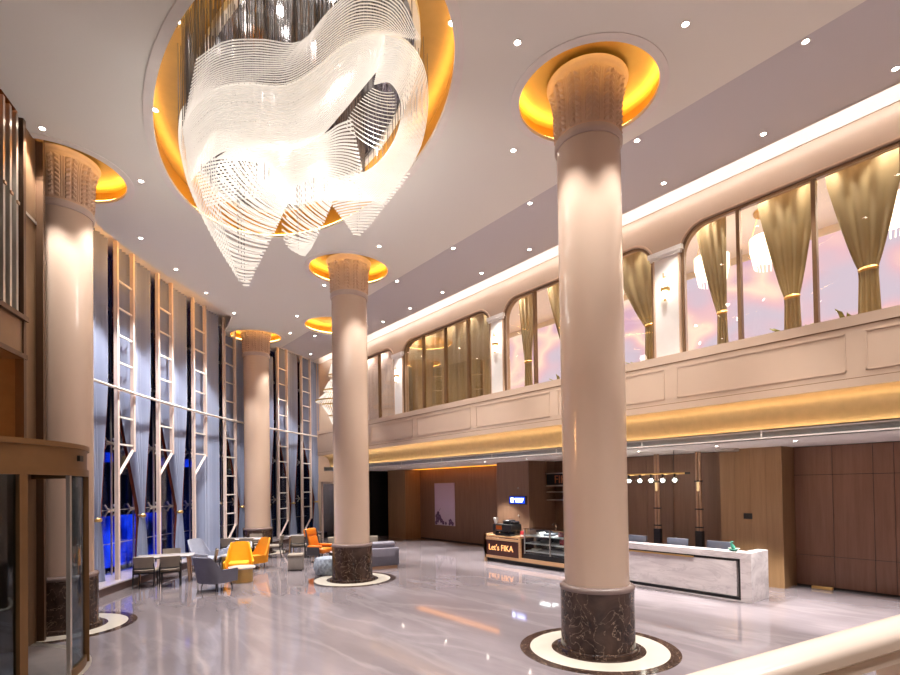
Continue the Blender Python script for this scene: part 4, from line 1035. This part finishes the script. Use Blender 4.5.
# right hand group
dining_table('slim grey topped table left of the orange wing chair', (8.15, 19.6, 0), math.atan2(-.62, .78), 1.1, .7)
dup(dc0, (7.7, 18.95, 0), face(.5, .85), 'beige dining chair left of the orange wing chair, leftmost')
dup(dc0, (8.2, 18.55, 0), face(.5, .85), 'beige dining chair just behind the orange wing chair')
def ottoman():
    t = thing('ottoman', 'square grey beige ottoman on the open floor left of the orange wing chair', 'ottoman', (6.42, 16.05, 0), math.atan2(-.5, .86))
    q = MB(); q.rbox((0, 0, .23), (.44, .44, .40), .03); q.build('body', m_greybox, t)
    q = MB(); q.rbox((0, 0, .47), (.47, .47, .10), .045); q.build('cushion', m_beigefab, t)
    for sx in (-.2, .2):
        for sy in (-.2, .2):
            q = MB(); q.cyl((sx, sy, .04), (sx, sy, 0), .02, 8); q.build('foot', m_dark, t)
ottoman()
q = MB()
def pouf(u, v):
    a = 2 * PI * u; z = .02 + .46 * v; r = .40 + .06 * math.sin(PI * v)
    r -= .014 * abs(math.sin(a * 9 + v * 8)) + .014 * abs(math.sin(a * 9 - v * 8)); return (r * math.cos(a), r * math.sin(a), z)
t = thing('ottoman', 'round quilted grey blue ottoman beside the middle column base', 'ottoman', (6.86, 14.6, 0))
q.grid(pouf, 108, 24); q.build('body', m_ottoman, t)
q = MB(); q.lathe([(.385, .46), (.37, .49), (.30, .505), (0, .51)], n=40); q.build('cushion', m_ottoman, t)
q = MB(); q.lathe([(0, 0), (.36, 0), (.36, .03), (0, .03)], n=32); q.build('base', m_dark, t)
def wing():
    t = thing('wing_chair', 'orange leather wing chair with dark shell between ottomans and middle column', 'armchair', (7.78, 17.3, 0), face(.55, -.83))
    tl = Matrix.Rotation(-.24, 3, 'Y')
    def sh_(u, v):
        a = (u - .5) * 2.3; z = .28 + .85 * v; return (-.30 - .18 * v + .24 * (1 - math.cos(a)), (.40 - .03 * v) * math.sin(a) / math.sin(1.15), z)
    q = MB(); q.slab(sh_, 20, 8, .045); q.build('shell', m_shell, t)
    q = MB(); q.rbox((-.26, 0, .65), (.14, .56, .5), .05, tilt=tl); q.build('backrest', m_orange, t)
    q = MB(); q.rbox((-.37, 0, 1.02), (.17, .62, .28), .06, tilt=tl); q.build('headrest', m_orange, t)
    q = MB(); q.rbox((.06, 0, .40), (.62, .58, .17), .06); q.build('seat', m_orange, t)
    for s in (-1, 1):
        q = MB(); q.rbox((.04, s * .35, .56), (.56, .09, .09), .035); q.build('armrest', m_orange, t)
        q = MB(); q.rbox((-.02, s * .37, .40), (.5, .05, .30), .02); q.build('side_shell', m_shell, t)
    q = MB(); q.cyl((0, 0, .08), (0, 0, .32), .035, 12); q.lathe([(0, .0), (.27, .0), (.27, .015), (.05, .05), (0, .05)], n=28); q.build('pedestal', m_dark, t)
wing()
t = thing('coffee_table', 'low round glass topped table between wing chair and quilted ottoman', 'side table', (8.0, 16.1, 0))
q = MB(); q.lathe([(0, .42), (.36, .42), (.36, .44), (0, .44)], n=36); q.build('top', m_whitemarble, t)
q = MB(); q.cyl((0, 0, .02), (0, 0, .42), .03, 12); q.lathe([(0, 0), (.2, 0), (.2, .02), (0, .02)], n=24); q.build('stem', m_dark, t)
def sofa(label, loc, rz, l, d, m, hb, legm, cush=True):
    t = thing('sofa', label, 'sofa', loc, rz)
    q = MB(); q.rbox((0, 0, .27), (l, d, .34), .03); q.build('base', m, t)
    q = MB(); q.rbox((0, -d / 2 + .09, hb / 2 + .05), (l, .18, hb - .1), .03); q.build('backrest', m, t)
    for s in (-1, 1):
        q = MB(); q.rbox((s * (l / 2 - .08), 0, .36), (.16, d, .50), .03); q.build('arm', m, t)
    for s in (-1, 1):
        q = MB(); q.rbox((s * l * .22, .06, .49), (l * .42, d * .7, .13), .05); q.build('seat_cushion', m, t)
        if cush: q = MB(); q.rbox((s * l * .24, -d / 2 + .26, hb + .02), (l * .44, .2, .34), .07, tilt=Matrix.Rotation(.3, 3, 'X')); q.build('back_cushion', m, t)
    q = MB(); q.box(-l / 2 + .05, l / 2 - .05, -d / 2 + .05, d / 2 - .05, .0, .1); q.build('plinth', legm, t)
sofa('dove grey sofa with its back to us, right of the middle column', (8.3, 14.72, 0), math.atan2(-.26, .96), 1.75, .9, m_sofa, .66, m_bronze)
sofa('beige sofa at the back, just right of the orange wing chair', (9.7, 18.4, 0), math.atan2(-.5, .86) , 1.9, .85, m_beigefab, .70, m_dark, False)

# ------------------------------------------------------------------ gallery: curtains, sconces, mural, plants, chandeliers
def gdrape(yl, yr, kl, kz, kw, xoff, fold=4, amp=.014, z0=4.35, z1=8.4, foot=None):
    foot = foot or kw * 1.5
    def fn(u, v):
        z = z0 + (z1 - z0) * v
        if kz is None: a, b = yl, yr
        elif z > kz:
            f = min(1, (z - kz) / (8.15 - kz)); f = f ** .85
            a = kl + kw + (yl - kl - kw) * f; b = kl - kw + (yr - kl + kw) * f
        else:
            f = (kz - z) / (kz - z0); a = kl + kw + (foot - kw) * f; b = kl - kw - (foot - kw) * f
        return (xoff + amp * math.sin(u * fold * 2 * PI), a + (b - a) * u, z)
    return fn
GX = 11.6
def gcurtain(label, yl, yr, kl, kz, kw=.16, straight=False):
    t = thing('gallery_curtain', label, 'curtain', (0, 0, 0), group='olive gold curtains in the gallery windows')
    mb = MB(); mb.slab(gdrape(yl, yr, kl, None if straight else kz, kw, GX), 60, 26, .004); mb.build('drape', m_olive, t)
    if not straight:
        q = MB(); q.lathe([(kw * .9, -.04), (kw + .02, 0), (kw * .9, .04)], (GX, kl, kz), 20, ex=.5); q.build('tieback', m_gold, t)
gcurtain('olive curtain gathered to a point, in the right pane of the nearest gallery window', 3.15, 2.0, 2.55, 6.35, .14)
gcurtain('olive curtain tied low, in the second pane from right of the nearest gallery window', 4.32, 3.28, 3.75, 6.2, .13)
gcurtain('narrow olive curtain in the leftmost pane of the nearest gallery window', 5.6, 4.95, 5.08, 6.25, .10)
gcurtain('olive curtain at the far right of the nearest gallery window', 1.9, .82, 1.3, 6.35, .14)
gcurtain('olive curtain just right of the front column in the second gallery window', 7.75, 6.4, 6.75, 6.4, .14)
gcurtain('olive curtain beside the bronze mullion left of the front column', 9.95, 8.9, 9.25, 6.3, .12)
gcurtain('olive curtain in the left end pane of the second gallery window', 11.1, 10.45, 10.75, 6.3, .14)
for i, (a, b) in enumerate([(17.3, 15.52), (15.6, 14.12), (14.2, 12.82), (12.9, 11.7)]):
    gcurtain(['first', 'second', 'third', 'fourth'][i] + ' closed olive curtain from the left in the fully closed gallery window', a, b, 0, 0, straight=True)
t = thing('gallery_curtain', 'white sheer curtain filling the gallery window beside the middle column', 'curtain', (0, 0, 0))
mb = MB(); mb.slab(gdrape(22.2, 17.4, 0, None, 0, GX, 34), 120, 6, .004); mb.build('drape', simple('white sheer', '#e6dee4', .6, noise=.02), t)
sco = None
for i, (y, l) in enumerate([(6.0, 'gold wall sconce with two glass tubes right of the front column'), (11.49, 'gold wall sconce on the pier left of the front column'), (17.05, 'gold wall sconce on the pier nearest the middle column')]):
    if sco is None:
        sco = thing('wall_sconce', l, 'sconce', (XW - .025, y, 6.9), group='gold gallery sconces')
        q = MB(); q.rbox((-.06, 0, .0), (.12, .16, .09), .02); q.build('bracket', m_gold, sco)
        for s in (-1, 1):
            q = MB(); q.cyl((-.08, 0, .05 * s), (-.08, 0, .22 * s), .05, 12); q.build('glass_tube', emit('sconce glass', '#fff0d8', 7) if s < 0 else bpy.data.materials['sconce glass'], sco)
            q = MB(); q.cyl((-.08, 0, .22 * s), (-.08, 0, .27 * s), .03, 10); q.build('finial', m_gold, sco)
        q = MB(); q.cyl((-.08, .03, .05), (-.08, .03, .36), .012, 8); q.build('rod', m_gold, sco)
    else: dup(sco, (XW - .025, y, 6.9), 0, l)
def muralm():
    m, nt, out = newmat('glowing pastel wall')
    v = coords(nt, (.3, .3, .45), (.6, 0, 0)); w = N(nt, 'ShaderNodeTexWave', Scale=.9, Distortion=7, Detail=2); w.inputs['Detail Scale'].default_value = 1.2
    nt.links.new(v, w.inputs['Vector'])
    c = ramp(nt, w.outputs['Fac'], [(.0, '#d2cbea'), (.25, '#e8c6de'), (.45, '#f5d2dc'), (.65, '#fff0e6'), (.85, '#f6d6dc'), (1, '#d9b8dc')])
    e = N(nt, 'ShaderNodeEmission', Strength=MURAL_E); nt.links.new(c, e.inputs['Color']); nt.links.new(e.outputs[0], out.inputs['Surface']); return m
q = MB(); q.box(14.9, 15.0, -3, 17.2, 4.32, 8.5); tag(q.build('light_screen', muralm()), 'wide glowing pink and violet screen inside the gallery room', 'light screen')
cm = emit('gallery crystal', '#fff4e6', 2.4)
gc = None
for i, (x, y, l) in enumerate([(13.2, 4.7, 'glowing crystal chandelier in the gallery behind the middle panes of the nearest window'), (13.2, 6.0, 'glowing crystal chandelier in the gallery at the left end of the nearest window'), (13.2, 9.6, 'glowing crystal chandelier in the gallery left of the front column'), (13.4, 2.6, 'glowing crystal chandelier in the gallery at the right of the nearest window')]):
    if gc is None:
        gc = thing('gallery_chandelier', l, 'chandelier', (x, y, 8.82), group='crystal chandeliers in the gallery room')
        q = MB(); q.lathe([(.0, -.0), (.3, -.0), (.3, -.05), (0, -.05)], n=28); q.build('plate', m_gold, gc)
        q = MB(); q.lathe([(.34, -.9), (.40, -.9), (.40, -.62), (.34, -.62), (.34, -.9)], n=32); q.lathe([(.2, -1.15), (.25, -1.15), (.25, -.9), (.2, -.9), (.2, -1.15)], n=32); q.build('crystal_ring', cm, gc)
        q = MB()
        for k in range(24):
            a = k * PI / 12; q.cyl((.38 * math.cos(a), .38 * math.sin(a), -.9), (.30 * math.cos(a), .30 * math.sin(a), -1.3), .012, 5)
        q.build('crystal_drop', cm, gc)
        for k in range(3):
            a = k * 2 * PI / 3; q = MB(); q.cyl((.2 * math.cos(a), .2 * math.sin(a), -.05), (.37 * math.cos(a), .37 * math.sin(a), -.64), .008, 5); q.build('rod', m_gold, gc)
    else: dup(gc, (x, y, 8.82), .3 * i, l)
def palm(label, loc):
    t = thing('potted_palm', label, 'plant', loc, random.random() * 6, 'potted palms in the gallery')
    q = MB(); q.lathe([(0, 0), (.16, 0), (.22, .5), (.19, .5), (.18, .46), (0, .46)], n=24); q.build('pot', m_pot, t)
    q = MB()
    for k in range(17):
        a = k * 2.4; L_ = .42 + .2 * random.random(); hgt = .95 + .45 * random.random()
        pts = [Vector((L_ * f * math.cos(a) * .8, L_ * f * math.sin(a) * .8, .46 + hgt * (1.7 * f - .9 * f * f))) for f in (0, .25, .5, .75, 1)]
        for A_, B_, wa, wb in zip(pts, pts[1:], (.012, .05, .06, .04), (.05, .06, .04, .004)):
            sd = Vector((-math.sin(a), math.cos(a), 0))
            up = Vector((0, 0, .02))
            q._faces([tuple(A_ - sd * wa), tuple(A_ + up), tuple(A_ + sd * wa), tuple(B_ + sd * wb), tuple(B_ + up), tuple(B_ - sd * wb)], [(0, 1, 4, 5), (1, 2, 3, 4)])
    q.build('frond', m_leaf, t)
palm('potted palm top seen over the parapet just right of the front column', (12.4, 7.4, 4.32))
palm('potted palm top seen over the parapet left of the near bronze mullion', (12.35, 3.95, 4.32))
palm('potted palm top seen over the parapet right of the near bronze mullion', (12.35, 2.95, 4.32))
palm('potted palm top seen over the parapet left of the front column', (12.4, 10.1, 4.32))
lamp('gallery_lamp', 'AREA', (13.0, 3.5, 8.7), GAL_W, (1, .96, .93), 2.5)
lamp('gallery_lamp', 'AREA', (13.0, 9.5, 8.7), GAL_W, (1, .92, .84), 2.5)
lamp('gallery_lamp', 'AREA', (13.0, 15.0, 8.7), GAL_W * 1.2, (1, .9, .75), 2.5)
lamp('gallery_lamp', 'AREA', (13.0, 20.5, 8.7), GAL_W * 1.3, (1, .92, .9), 2.5)
for i, y in enumerate([1.3, 2.9, 4.3, 7.2, 8.6, 10.2, 13.0, 14.6, 16.0]):
    lamp('pier_spot', 'SPOT', (10.75, [.48, 6.0, 11.49, 17.05, 22.5, .48, 6.0, 11.49, 17.05][i], 8.75), PIER_W if i < 5 else 0.0, (1, .93, .85), .04, None, rot=(0, .16, 0), spot=.9, blend=.5)
for i in range(19):  # downlight row added inside the gallery to brighten its curtains
    y = 1.0 + 1.13 * i
    downlight(11.42, y, 'small added downlight in the gallery ceiling just inside the arched windows', GDL_F, z=8.82, group='added downlights inside the gallery windows')
# far small crystal chandelier
fc_ = thing('tiered_chandelier', 'small white tiered crystal chandelier with gold rims at the far end, behind the middle column', 'chandelier', (9.75, 19.9, 0))
tiers = [(.28, 7.75, 7.25), (.5, 7.0, 6.6), (.82, 6.5, 6.15), (.55, 6.0, 5.65), (.28, 5.55, 5.25)]
for r, zt, zb_ in tiers:
    q = MB()
    for k in range(int(40 * r) + 10):
        a = 2 * PI * k / (int(40 * r) + 10); q.cyl((r * .55 * math.cos(a), r * .55 * math.sin(a), zt) if zt > 6 else (r * math.cos(a), r * math.sin(a), zt), (r * math.cos(a), r * math.sin(a), zb_) if zt > 6 else (r * .55 * math.cos(a), r * .55 * math.sin(a), zb_), .014, 5)
    q.build('crystal_tier', emit('far crystal', '#fff2e4', .75) if zt > 7.5 else bpy.data.materials['far crystal'], fc_)
    q = MB(); q.lathe([(r - .01, zb_ + (0 if zt > 6 else zt - zb_)), (r + .02, zb_ + (0 if zt > 6 else zt - zb_)), (r + .02, zb_ + .05 + (0 if zt > 6 else zt - zb_)), (r - .01, zb_ + .05 + (0 if zt > 6 else zt - zb_))], n=36); q.build('rim', m_gold, fc_)
q = MB(); q.cyl((0, 0, 5.3), (0, 0, HC), .02, 8); q.build('stem', m_gold, fc_)

for i, (x, y) in enumerate([(1.2, 3.2), (3.2, 1.2), (5.6, .6), (8.51, 2.5), (-.8, 6.0), (1.0, 6.0), (3.5, 3.0), (8.51, .0), (10.17, 0.0), (10.17, -1.8), (-1.2, 3.5), (2.0, -1.0), (5.0, -1.8)]):  # out-of-view downlights added to lift the dim stair end
    downlight(x, y, 'added unseen ceiling downlight above the stair end of the hall', 1, group='added downlights above the stair')

# ------------------------------------------------------------------ world, camera, exposure
w = bpy.data.worlds.new('night'); sc.world = w; w.use_nodes = True
bg = w.node_tree.nodes['Background']; bg.inputs['Color'].default_value = (.010, .014, .035, 1); bg.inputs['Strength'].default_value = .25
cam = bpy.data.cameras.new('camera'); co = bpy.data.objects.new('camera', cam); COL.objects.link(co)
yaw, tilt, roll = math.radians(38.4), .016, .0153
F = Vector((math.sin(yaw) * math.cos(tilt), math.cos(yaw) * math.cos(tilt), math.sin(tilt)))
Rt = Vector((math.cos(yaw), -math.sin(yaw), 0)); U = Rt.cross(F)
R2 = Rt * math.cos(roll) - U * math.sin(roll); U2 = Rt * math.sin(roll) + U * math.cos(roll)
M4 = Matrix(((R2.x, U2.x, -F.x, 0), (R2.y, U2.y, -F.y, 0), (R2.z, U2.z, -F.z, 2.6), (0, 0, 0, 1)))
co.matrix_world = M4
cam.sensor_width = 36; cam.lens = 520 / 900 * 36; cam.shift_y = (477.38 - 337.5) / 900; cam.clip_start = .05; cam.clip_end = 300
sc.camera = co
sc.view_settings.view_transform = 'Standard'; sc.view_settings.look = 'None'; sc.view_settings.gamma = 1; sc.view_settings.use_curve_mapping = False
sc.view_settings.exposure = EXPO
sc.cycles.max_bounces = 9; sc.cycles.transparent_max_bounces = 48; sc.cycles.use_denoising = True
sc.cycles.sample_clamp_indirect = 6; sc.cycles.caustics_reflective = False; sc.cycles.caustics_refractive = False
sc.cycles.use_light_tree = True
